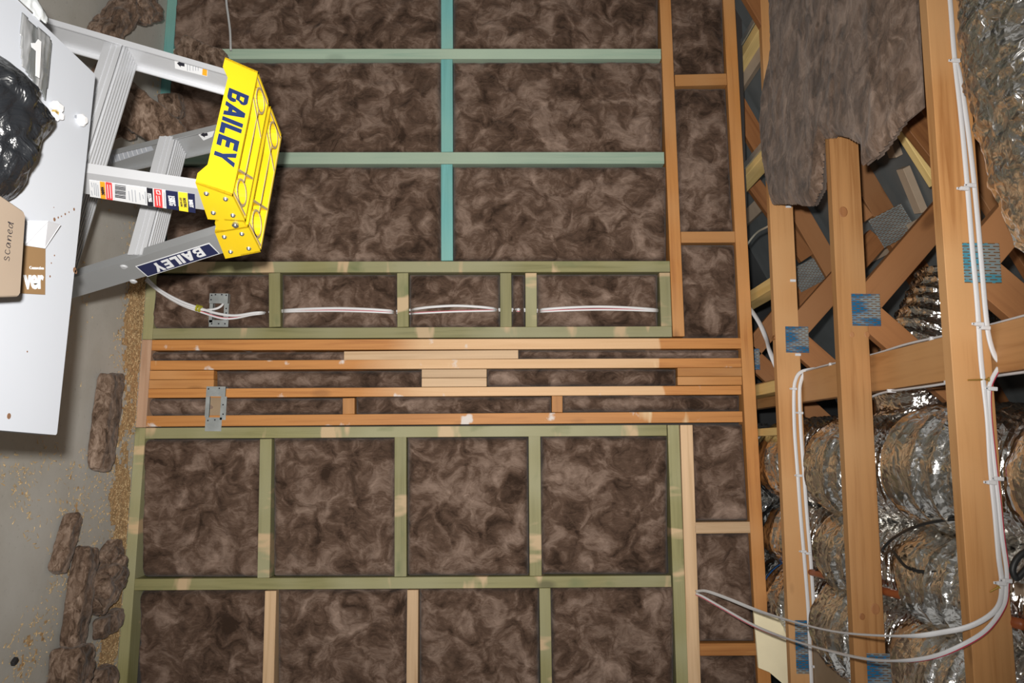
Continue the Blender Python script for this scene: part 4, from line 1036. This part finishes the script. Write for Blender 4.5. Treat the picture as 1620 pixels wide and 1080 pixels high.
# sticker panels on rails ---------------------------------------------------
def web_plane(side, front, inner):
    """Point and outward normal of a rail's web face (world)."""
    near = side == 'near'
    tb = -0.012 if near else -LC + 0.012
    th = 0.0035
    s = -1 if near else 1
    t_ = tb + (s * th if inner else 0)
    d_ = Vector((FL if near else -FL, (-SF if front else SR), -1))      # along the rail, downward
    n_ = Vector((0, 1, 0)).cross(d_).normalized()
    want = (1 if near else -1) * (-1 if inner else 1)
    if n_.x * want < 0: n_ = -n_
    p = Vector((t_, 0.0, 0.93))
    return LW(p), R3_ @ n_, (R3_ @ d_).normalized()
class Decal:
    """One sub-part made of flat printed panels on a rail's web."""
    def __init__(s, side, front, inner):
        s.p, s.n, s.d = web_plane(side, front, inner); s.bm = bmesh.new(); s.mats = []
    def at(s, px, py): return on_plane(px, py, s.n, s.n.dot(s.p))
    def mi(s, m):
        if m not in s.mats: s.mats.append(m)
        return s.mats.index(m)
    def quad(s, pix, m, lift=0.0006):
        add_prism(s.bm, [s.at(*q) for q in pix], s.n * 0.0001, s.n * lift, s.mi(m))
    def text(s, st, px, py, xd, yd, wid, hei, m, bold=0.02, lift=0.0012):
        me = text_mesh(st, 1.0, bold); co = np.empty(len(me.vertices) * 3); me.vertices.foreach_get('co', co); co = co.reshape(-1, 3)
        mn, mx = co.min(0), co.max(0)
        x = (s.at(*xd[1]) - s.at(*xd[0])).normalized(); y = s.n.cross(x); c = s.at(px, py)
        k = F / (c - CAM).dot(fw)
        wid, hei = wid / k, hei / k
        tmp = []
        for q in co: tmp.append(s.bm.verts.new(c + x * ((q[0] - (mn[0] + mx[0]) / 2) * wid / (mx[0] - mn[0])) + y * ((q[1] - (mn[1] + mx[1]) / 2) * hei / (mx[1] - mn[1])) + s.n * (lift + q[2])))
        i_ = s.mi(m)
        for pl in me.polygons:
            try: f_ = s.bm.faces.new([tmp[i] for i in pl.vertices]); f_.material_index = i_
            except ValueError: pass
        bpy.data.meshes.remove(me)
    def done(s, name, parent, label):
        o = from_bm(name, s.bm, s.mats, parent); o['label'] = label; return o
def strip(x0, x1, t, b_):                             # panel across the near front rail between picture columns
    ya = lambda x: 286 + (x - 150) * 0.135; yb = lambda x: 312 + (x - 150) * 0.155
    f0 = lambda x, k: ya(x) + (yb(x) - ya(x)) * k
    return [(x0, f0(x0, t)), (x1, f0(x1, t)), (x1 + 1.5, f0(x1, b_)), (x0 + 1.5, f0(x0, b_))]
D = Decal('near', True, False)
D.quad(strip(141, 262, -0.02, 1.0), WHITE_P)
for x0, x1, m_ in ((297, 308, DNAVY), (282, 296.5, LEMON), (262, 281, DNAVY), (243.5, 256, RED_P), (232, 241.5, BLACK), (167, 177, RED_P), (158, 166, AMBER)):
    D.quad(strip(x0, x1, -0.02, 1.0), m_, 0.0009)
mid = lambda x: (x + 0.7, 299.5 + (x - 150) * 0.145)
for st_, x, w_, h_, m_, bo in (('BAILEY', 302, 20, 6, WHITE_P, .03), ('INDUSTRIAL', 292, 25, 4.5, BLACK, .01), ('DUTY RATING', 286, 24, 3, BLACK, 0), ('150KG', 271.5, 25, 10, WHITE_P, .03), ('FS13966', 236.5, 22, 6, WHITE_P, .02), ('WARNING', 162, 22, 5, BLACK, .02)):
    px, py = mid(x); D.text(st_, px, py, ((x, py - 10), (x + 3, py + 10)), None, w_, h_, m_, bo)
for j in range(9): D.quad([(182, 291.5 + 2.3 * j), (199, 293.8 + 2.35 * j), (199, 293.8 + 2.35 * j + (1.5 if j % 3 else 1.0)), (182, 291.5 + 2.3 * j + (1.5 if j % 3 else 1.0))], BLACK, 0.0009)
for x, t, b_ in ((144, .1, .4), (144, .6, .9), (148, .1, .85), (151, .1, .9), (154, .2, .9), (203, .3, .85), (208, .2, .9), (213, .2, .9), (220, .3, .75), (225, .4, .65), (229, .2, .9), (259, .1, .9)):
    D.quad(strip(x, x + 1.3, t, b_), GREY_P, 0.0009)
for x in (169.5, 173.5, 247, 251): D.quad(strip(x, x + 1.3, 0.35 if x > 200 else .1, .9), WHITE_P, 0.0012)
D.quad(strip(246.5, 253, .04, .26), WHITE_P, 0.0012); D.quad(strip(248, 251.5, .08, .22), RED_P, 0.0014)
D.done('safety_label', RN, 'white rating and warning label strip')
D = Decal('near', False, False)
D.quad([(347.5, 401), (331, 384), (214, 421), (233.5, 437.5)], WHITE_P); D.quad([(346, 400.5), (330.5, 385.5), (216.5, 421.3), (234, 436.3)], DNAVY, 0.0009)
sg = D.done('brand_sign', BN, 'navy sign with white lettering on rear rail')
xd = (D.at(230, 430) - D.at(338, 392)).normalized()
pc = D.at(282, 410.5); heavy_text('lettering', 'BAILEY', pc, xd, D.n.cross(xd), 0.158, 0.034, WHITE_P, BN, 0.0012, shear=0.012)
D = Decal('far', True, True)
D.quad([(276, 92), (329, 104), (328, 121), (277, 108)], WHITE_P); D.quad([(321, 104), (328, 105.5), (327.5, 120), (320, 118)], AMBER, 0.0009)
D.quad([(280, 99.5), (286, 96), (286, 98.5), (292, 100), (292, 105), (286, 103.5), (286, 106)], BLACK, 0.0009)
for x in (296, 300, 305, 309, 313): D.quad([(x, 99.5), (x + 1.2, 99.8), (x + 1.2, 112), (x, 111)], GREY_P, 0.0009)
D.done('warning_label', RF_, 'white sticker with black arrow')
D = Decal('far', False, True)
D.quad([(165, 246), (236, 224.5), (243, 237), (164, 262)], GREY_P)
for k in range(9): D.quad([(172 + k * 7, 245 - k * 2.1), (172.8 + k * 7, 245 - k * 2.1), (176.8 + k * 7, 258 - k * 2.4), (176 + k * 7, 258 - k * 2.4)], WHITE_P, 0.0009)
D.done('instruction_label', BF_, 'grey instruction sticker')
D = Decal('far', False, True)
D.quad([(309, 207), (342, 199.5), (336, 216), (322, 222)], WHITE_P); D.quad([(317, 213), (323, 208.5), (323, 210.5), (328, 209.5), (329, 214), (324, 215), (324.5, 217)], BLACK, 0.0009)
D.done('arrow_label', BF_, 'white sticker with black arrow')
for px, py in ((196, 422), (211, 445)):               # swaged rivets where a step meets the rear rail
    D = Decal('near', False, False); c = LI @ D.at(px, py); bm = bmesh.new()
    add_cyl(bm, c, LI.to_3x3() @ D.n, 0.0095, 0.003, 16, 0, 0.006); lobj('rivet', bm, ALU, BN)

# ------------------------------------------------------------------ table and what lies on it
TZ = 0.72
c1_, c2_ = atZ(151, 118, TZ), atZ(90, 688, TZ)
ex = (c2_ - c1_); tl = ex.length; ex.normalize(); ey = Vector((ex.y, -ex.x, 0))           # ey points toward the viewer
depth_t = 1.05
TM = Matrix(((ex.x, -ey.x, 0, c1_.x), (ex.y, -ey.y, 0, c1_.y), (0, 0, 1, 0), (0, 0, 0, 1)))
tab = empty('table', (0, 0, 0), TM)
tag(tab, 'white work table with rounded corners holding bags and a carton', 'table')
bm = bmesh.new(); r_ = 0.005; out = []
for cx, cy, s0 in ((tl - r_, -r_, 0), (r_, -r_, 90), (r_, -depth_t + r_, 180), (tl - r_, -depth_t + r_, 270)):
    for k in range(5): a = math.radians(s0 + 22.5 * k); out.append((cx + r_ * math.cos(a), cy + r_ * math.sin(a), 0))
add_prism(bm, out, (0, 0, TZ - 0.0012), (0, 0, TZ), 0); add_prism(bm, out, (0, 0, TZ - 0.026), (0, 0, TZ - 0.0012), 1); fix(bm)
from_bm('tabletop', bm, [TABLE_W, TABLE_E], tab, TM)
for x in (0.10, tl - 0.10):
    for y in (-0.42, -depth_t + 0.10):
        bm = bmesh.new(); add_box(bm, (x - 0.015, y - 0.015, 0.0), (x + 0.015, y + 0.015, TZ - 0.066), 0, 0.003); fix(bm); from_bm('leg', bm, STEEL, tab, TM)
bm = bmesh.new(); add_box(bm, (0.07, -depth_t + 0.07, TZ - 0.066), (tl - 0.07, -0.39, TZ - 0.0262)); fix(bm); from_bm('apron', bm, STEEL, tab, TM)
# brown splashes on the top
bm = bmesh.new()
for px, py, r in ((86, 347, .0035), (92, 344, .002), (97, 342, .0016), (103, 338.5, .0022), (109, 335.5, .0015), (117, 331, .0028), (118, 427, .0055), (120, 430, .004), (14, 658, .005), (86, 404, .0016), (81, 416, .0014), (79, 437, .002), (43, 556, .0016), (85, 328, .001)):
    p = TM.inverted() @ atZ(px, py, TZ); add_cyl(bm, (p.x, p.y, TZ), (0, 0, 1), r, 0.0004, 10)
fix(bm); o = from_bm('splash', bm, STAIN, tab, TM); o['label'] = 'brown drip stains'
p0, p1 = atZ(86, 347, TZ + .0005), atZ(117, 331, TZ + .0005)
TI = TM.inverted()

def heightfield(name, pix, zbase, hgt_, m, seed, wr, cat, label, step_=0.006, power=0.5, plateau=0.05):
    PW_ = np.array([tuple(atZ(px, py, zbase + hgt_ * 0.25))[:2] for px, py in pix])
    lo, hi = PW_.min(0), PW_.max(0)
    gx = np.arange(lo[0], hi[0] + step_, step_); gy = np.arange(lo[1], hi[1] + step_, step_)
    X_, Y_ = np.meshgrid(gx, gy, indexing='ij'); n = len(PW_); r = np.zeros(X_.shape, bool); dd = np.full(X_.shape, 9.0)
    for i in range(n):
        (x1, y1), (x2, y2) = PW_[i], PW_[(i + 1) % n]
        if y1 != y2: r ^= ((y1 > Y_) != (y2 > Y_)) & (X_ < (x2 - x1) * (Y_ - y1) / (y2 - y1) + x1)
        ux, uy = x2 - x1, y2 - y1; t = np.clip(((X_ - x1) * ux + (Y_ - y1) * uy) / (ux * ux + uy * uy), 0, 1)
        dd = np.minimum(dd, np.hypot(X_ - x1 - t * ux, Y_ - y1 - t * uy))
    k = np.clip(dd / plateau, 0, 1) ** power
    Zz = zbase + 0.001 + hgt_ * k + wr * k * (np.abs(fbm((X_ + .05 * noise(X_ * 9, Y_ * 9, seed)) * 14, Y_ * 14, seed, 4)) * 1.6 - 0.4)
    Zz = np.maximum(Zz, zbase + 0.0012)
    iid = -np.ones(X_.shape, int); V = []; Fc = []
    for i, j in zip(*np.nonzero(r)): iid[i, j] = len(V); V.append((X_[i, j], Y_[i, j], Zz[i, j]))
    ce = r[:-1, :-1] & r[1:, :-1] & r[1:, 1:] & r[:-1, 1:]
    for i, j in zip(*np.nonzero(ce)): Fc.append((iid[i, j], iid[i + 1, j], iid[i + 1, j + 1], iid[i, j + 1]))
    n0 = len(V); V += [(x, y, zbase + 0.0005) for x, y, z in V]; Fc += [tuple(n0 + q for q in reversed(f_)) for f_ in Fc[:]]
    # close the rim
    from collections import Counter
    ec = Counter(); dr = {}
    for f_ in Fc[:len(Fc) // 2]:
        for q in range(4): e_ = (f_[q], f_[(q + 1) % 4]); ec[tuple(sorted(e_))] += 1; dr[tuple(sorted(e_))] = e_
    for e_, c_ in ec.items():
        if c_ == 1: a, b = dr[e_]; Fc.append((b, a, n0 + a, n0 + b))
    return tag(pyd(name, V, Fc, m, None, None, True), label, cat)
heightfield('bin_bag', [(-60, 60), (-10, 76), (8, 86), (30, 112), (48, 140), (62, 158), (70, 176), (74, 192), (70, 215), (56, 245), (40, 285), (26, 318), (0, 330), (-60, 330)], TZ, 0.08, BAGBLACK, 3.0, 0.026, 'bag', 'black plastic bag crumpled on the white table', 0.005, 0.55, 0.075)
pb = heightfield('clear_bag', [(33, 14), (50, 34), (77, 55), (83, 65), (80, 105), (76, 140), (72, 168), (67, 150), (50, 128), (40, 114), (33, 104), (31, 60)], TZ, 0.004, FILM, 5.0, 0.006, 'bag', 'smoky clear plastic bag printed with a white numeral, beside the black bag', 0.004)
# white numeral on the bag
bm = bmesh.new()
add_prism(bm, [atZ(px, py, TZ + 0.0125) for px, py in ((49, 68), (56, 68), (60, 62), (65, 66), (64, 90), (62, 124), (56, 120), (57, 81), (50, 75))], (0, 0, 0), (0, 0, 0.0006)); fix(bm)
o = from_bm('printed_numeral', bm, WHITE_P, pb); o['label'] = 'white printed numeral'
heightfield('plastic_wrap', [(12, -20), (30, 2), (48, 18), (60, 30), (75, 42), (80, 30), (76, 22), (66, 8), (52, -20)], TZ, 0.012, plain('clear_wrap', (0.55, 0.58, 0.60), 0.2, var=.25, scale=40), 8.0, 0.02, 'wrap', 'torn pale plastic wrapping at the table corner', 0.004)
# cardboard carton
bz = 0.085
q = [atZ(px, py, TZ + bz) for px, py in ((38, 334), (41, 342), (33, 464), (30, 469), (-70, 473), (-70, 270), (0, 308))]
bm = bmesh.new(); add_prism(bm, q, (0, 0, -bz + 0.0006), (0, 0, 0)); fix(bm)
bmesh.ops.bevel(bm, geom=bm.edges[:], offset=0.002, segments=1, affect='EDGES')
box = from_bm('carton', bm, CARD); tag(box, 'plain brown cardboard carton with a handwritten word on top', 'box')
tx = atZ(22, 352, TZ + bz) - atZ(15, 412, TZ + bz)
me_w = (tx.length)
hx = tx.normalized(); hy = Vector((0, 0, 1)).cross(hx); h0 = atZ(15, 413, TZ + bz + 0.0006)
HW = [[(.05, .75), (-.25, 1.0), (-.35, .7), (.1, .35), (0, .05), (-.35, .15)], [(.85, .85), (.5, .95), (.42, .4), (.7, .1), (1.0, .3)], [(1.6, .8), (1.3, .85), (1.2, .3), (1.5, .15), (1.65, .8), (1.75, .15)],
      [(2.05, .85), (2.1, .1), (2.2, .7), (2.5, .8), (2.6, .1)], [(2.85, .45), (3.25, .6), (3.1, .95), (2.85, .5), (3.1, .1), (3.4, .25)], [(4.0, .75), (3.65, .8), (3.6, .25), (3.9, .2), (4.1, 1.1), (4.15, .1), (4.25, .2)]]
bm = bmesh.new(); kx, ky = me_w / 4.6, 0.0125
for st_ in HW:
    P_ = catmull([h0 + hx * (a_ * kx + .004) + hy * (b_ * ky) for a_, b_ in st_], 5)
    for A_, B_ in zip(P_, P_[1:]):
        d_ = (B_ - A_).normalized(); s_ = Vector((-d_.y, d_.x, 0)) * 0.0006
        bm.faces.new([bm.verts.new(A_ - s_), bm.verts.new(B_ - s_), bm.verts.new(B_ + s_), bm.verts.new(A_ + s_)])
o = from_bm('handwriting', bm, BLACK, box); o['label'] = 'black handwritten word'; o['kind'] = 'stuff'
# receipt and kraft card
q = [atZ(px, py, TZ + .004) for px, py in ((41, 349), (56, 349), (84, 355), (68, 393), (39, 388))]
bm = bmesh.new(); v0 = [bm.verts.new(p + Vector((0, 0, h))) for p, h in zip(q, (0.0, .022, .014, .004, .0))]; f_ = bm.faces.new(v0)
r = bmesh.ops.extrude_face_region(bm, geom=[f_]); bmesh.ops.translate(bm, vec=(0, 0, -0.0006), verts=[g for g in r['geom'] if isinstance(g, bmesh.types.BMVert)]); fix(bm)
rc = from_bm('receipt', bm, PAPER); tag(rc, 'folded white paper slip tucked against the carton', 'paper')
q = [atZ(px, py, TZ + .003) for px, py in ((38, 384), (72, 391), (71.5, 466), (34, 464))]
bm = bmesh.new(); add_prism(bm, q, (0, 0, -0.0024), (0, 0, 0)); fix(bm)
kc = from_bm('kraft_card', bm, KRAFT); tag(kc, 'brown printed card with big white letters beside the carton', 'card')
z0 = TZ + .0032; xd = atZ(71, 446, z0) - atZ(36, 446, z0); yd = Vector((0, 0, 1)).cross(xd)
o = text_fit('lettering', 'ver', atZ(53.5, 446, z0), xd, yd, (atZ(69, 446, z0) - atZ(37, 446, z0)).length, (atZ(50, 435, z0) - atZ(50, 458, z0)).length, WHITE_P, kc, 0.035, 0.0002); o['label'] = 'white printed word'
o = text_fit('small_lettering', 'Connection', atZ(58, 423.5, z0), xd, yd, (atZ(69, 423, z0) - atZ(47, 423, z0)).length, (atZ(50, 421, z0) - atZ(50, 426, z0)).length, WHITE_P, kc, 0.0, 0.0002); o['label'] = 'small white printed word'
# little white fittings
c = atZ(84, 178, TZ); t = empty('cable_gland', c); tag(t, 'small white plastic fitting beside the black bag', 'fitting')
bm = bmesh.new(); add_box(bm, (-0.018, -0.012, 0.0005), (-0.003, 0.010, 0.014), 0, 0.003); add_box(bm, (0.003, -0.014, 0.0005), (0.016, 0.004, 0.012), 0, 0.003); add_box(bm, (-0.004, 0.006, 0.0005), (0.008, 0.016, 0.012), 0, 0.002); fix(bm)
from_bm('body', bm, CLIP, t, Matrix.Translation(c))
bm = bmesh.new(); add_box(bm, (-0.003, -0.006, 0.0005), (0.003, 0.006, 0.008), 0, 0.001); fix(bm); o = from_bm('terminal', bm, BRASS, t, Matrix.Translation(c)); o['label'] = 'brass terminal'
c = atZ(126, 190, TZ); bm = bmesh.new(); add_cyl(bm, (0, 0, 0.0005), (0, 0, 1), 0.0115, 0.006, 20); add_cyl(bm, (0, 0, 0.0065), (0, 0, 1), 0.0105, 0.006, 20, 0, 0.006); add_box(bm, (-0.002, -0.018, 0.0005), (0.002, -0.010, 0.003), 1); fix(bm)
tag(from_bm('round_cap', bm, [CLIP, BOLT], None, Matrix.Translation(c)), 'round white plastic cap near the far table edge', 'fitting')

# ------------------------------------------------------------------ offcuts of batt on the floor
def offcut(px, py, zc, size, rot, label, seed, rough=0.7):
    c = atZ(px, py, zc); bm = bmesh.new(); bmesh.ops.create_cube(bm, size=1.0)
    bmesh.ops.subdivide_edges(bm, edges=bm.edges[:], cuts=25, use_grid_fill=True)
    co = np.array([v.co[:] for v in bm.verts])
    p = co * 2; nrm = np.linalg.norm(p, ord=7, axis=1)[:, None]; mxx = np.abs(p).max(1)[:, None]
    p = p * (mxx / np.maximum(nrm, 1e-6)) * 0.5
    q = p * np.array(size)
    n1 = fbm(q[:, 0] * 22, q[:, 1] * 22, q[:, 2] * 22 + seed * 9, 4); n2 = fbm(q[:, 0] * 9 + 5, q[:, 1] * 9, q[:, 2] * 9 + seed * 9, 3)
    m_ = min(size)
    q = q + (p / (np.linalg.norm(p, axis=1)[:, None] + 1e-6)) * (n1[:, None] * 0.26 * m_ * rough) + np.stack([n2, fbm(q[:, 0] * 8, q[:, 1] * 8 + 4, q[:, 2] * 8 + seed, 2), n1 * .5], 1) * 0.22 * m_ * rough
    R_ = (Matrix.Rotation(rot[2], 3, 'Z') @ Matrix.Rotation(rot[1], 3, 'Y') @ Matrix.Rotation(rot[0], 3, 'X'))
    q = q @ np.array(R_).T
    q[:, 2] = np.maximum(q[:, 2], -c.z + 0.001)
    for v_, k in zip(bm.verts, q): v_.co = k
    return tag(from_bm('batt_offcut', bm, WOOL2, None, Matrix.Translation(c), True), label, 'insulation', 'glass wool offcuts on the floor')
R_ = math.radians
offcut(167, 668, .03, (.36, .105, .06), (0, 0, R_(-4)), 'long neat brown offcut lying in the sawdust below the table corner', 1, .5)
offcut(180, 606, .03, (.07, .06, .05), (0, 0, R_(20)), 'small torn tuft at the end of the long neat offcut', 2)
offcut(104, 858, .03, (.20, .055, .05), (0, 0, R_(-22)), 'thin dark offcut pointing away from the heap by the wall', 3)
offcut(126, 945, .035, (.34, .085, .06), (0, 0, R_(-8)), 'long dark offcut forming the left side of the heap', 4)
offcut(176, 876, .04, (.075, .09, .06), (0, 0, R_(35)), 'small dark lump at the top of the heap beside the bottom plate', 5)
offcut(170, 922, .05, (.15, .19, .08), (0, R_(10), R_(28)), 'crumpled dark offcut leaning on the bottom plate', 6)
offcut(172, 985, .03, (.075, .17, .045), (0, 0, R_(8)), 'dusty dark offcut sprinkled with shavings in the heap', 7)
offcut(112, 1062, .05, (.17, .13, .10), (0, 0, R_(-6)), 'square dark offcut block at the photo\'s bottom edge', 8, .5)
offcut(165, 1080, .03, (.12, .1, .06), (0, 0, 0), 'ragged dark scrap beside the square offcut block', 9)
offcut(180, 36, .05, (.085, .26, .085), (R_(15), 0, R_(64)), 'fluffy light brown offcut lying beyond the ladder rail', 10)
offcut(217, 8, .07, (.13, .17, .12), (0, 0, R_(30)), 'rounded brown clump against the teal bottom plate', 11)
offcut(214, 172, .17, (.13, .10, .36), (R_(-25), R_(38), 0), 'big torn offcut leaning on the wall behind the ladder step', 12)
offcut(271, 168, .33, (.10, .07, .09), (0, 0, R_(15)), 'small folded batt scrap caught on the wall behind the ladder', 13, .6)
o = offcut(23, 1046, .012, (.016, .024, .014), (0, 0, R_(30)), 'small black scrap alone on the bare concrete', 15); o.data.materials[0] = RUBBER; o['category'] = 'scrap'
offcut(190, 190, .06, (.12, .10, .12), (0, 0, R_(40)), 'brown tuft on the floor seen between ladder rungs', 14)
p = atY(320, 88, W - .055)
o = offcut(320, 88, p.z, (.10, .06, .22), (0, R_(24), 0), 'torn batt flap drooping over the first teal stud', 15, .7); o.location = p; 
p = atY(271, 168, W - .07); bpy.data.objects['batt_offcut.012'].location = p

# ------------------------------------------------------------------ sawdust
rnd = random.Random(5)
def dens(x, y):
    """How thick the sawdust lies at a floor point."""
    along = np.exp(-((W - 0.06 - y) / 0.13) ** 2) * np.clip((x + 1.15) / 0.5, 0, 1)
    n = fbm(x * 3.5, y * 3.5, 2.2, 4)
    s2 = 0.75 * np.exp(-((y - 2.83) / 0.10) ** 2 - ((x - 0.28) / 0.20) ** 2) + 0.5 * np.exp(-((y - 2.62) / .10) ** 2 - ((x - .72) / .2) ** 2)
    return along * 0.85 + s2 + 0.75 * n - 0.10
g = np.arange(-1.5, 1.6, 0.009); h = np.arange(2.3, W - 0.001, 0.009)
GX, GY = np.meshgrid(g, h, indexing='ij'); DD = dens(GX, GY); fine = fbm(GX * 40, GY * 40, 7.7, 3)
Hh = 0.004 * np.clip(DD + 0.5 * fine - 0.42, -1, 1.5); okk = Hh > 0
iid = -np.ones(GX.shape, int); V = []; Fc = []
cell = okk[:-1, :-1] & okk[1:, :-1] & okk[1:, 1:] & okk[:-1, 1:]
use = np.zeros(okk.shape, bool); use[:-1, :-1] |= cell; use[1:, :-1] |= cell; use[1:, 1:] |= cell; use[:-1, 1:] |= cell
for i, j in zip(*np.nonzero(use)): iid[i, j] = len(V); V.append((GX[i, j], GY[i, j], 0.0006 + Hh[i, j]))
for i, j in zip(*np.nonzero(cell)): Fc.append((iid[i, j], iid[i + 1, j], iid[i + 1, j + 1], iid[i, j + 1]))
o = pyd('sawdust', V, Fc, DUST, None, None, True); tag(o, 'drift of tan sawdust along the foot of the wall', 'sawdust', None, 'stuff')
V, Fc = [], []
cnt = 0
rs = np.random.RandomState(3)
cx = rs.uniform(-1.6, 1.5, 120000); cy = rs.uniform(1.9, W - 0.004, 120000); dv = dens(cx, cy) + 0.16
keep = rs.uniform(0, 1, 120000) < np.clip(dv, 0.012, 1) ** 1.5 * 0.35
for x, y in zip(cx[keep], cy[keep]):
    a = rnd.uniform(0, 6.28); l = rnd.uniform(0.003, 0.011); w_ = rnd.uniform(0.0008, 0.0022); z = 0.0012 + rnd.uniform(0.0005, 0.006) * min(1, max(.1, float(dens(x, y))))
    dx, dy = math.cos(a) * l, math.sin(a) * l; sx, sy = -math.sin(a) * w_, math.cos(a) * w_; k = len(V); t1, t2 = rnd.uniform(-.001, .003), rnd.uniform(-.0006, .002)
    V += [(x - dx - sx, y - dy - sy, z + t1), (x - dx + sx, y - dy + sy, z + t2), (x + sx, y + sy, z + .0025), (x - sx, y - sy, z + .0018), (x + dx + sx, y + dy + sy, z + t1), (x + dx - sx, y + dy - sy, z)]
    Fc += [(k, k + 1, k + 2, k + 3), (k + 3, k + 2, k + 4, k + 5)]
V = [(x, y, max(z, 0.0007)) for x, y, z in V]
o = pyd('wood_shavings', V, Fc, SHAVING); tag(o, 'curled pine shavings scattered over the concrete near the wall', 'shavings', None, 'stuff')
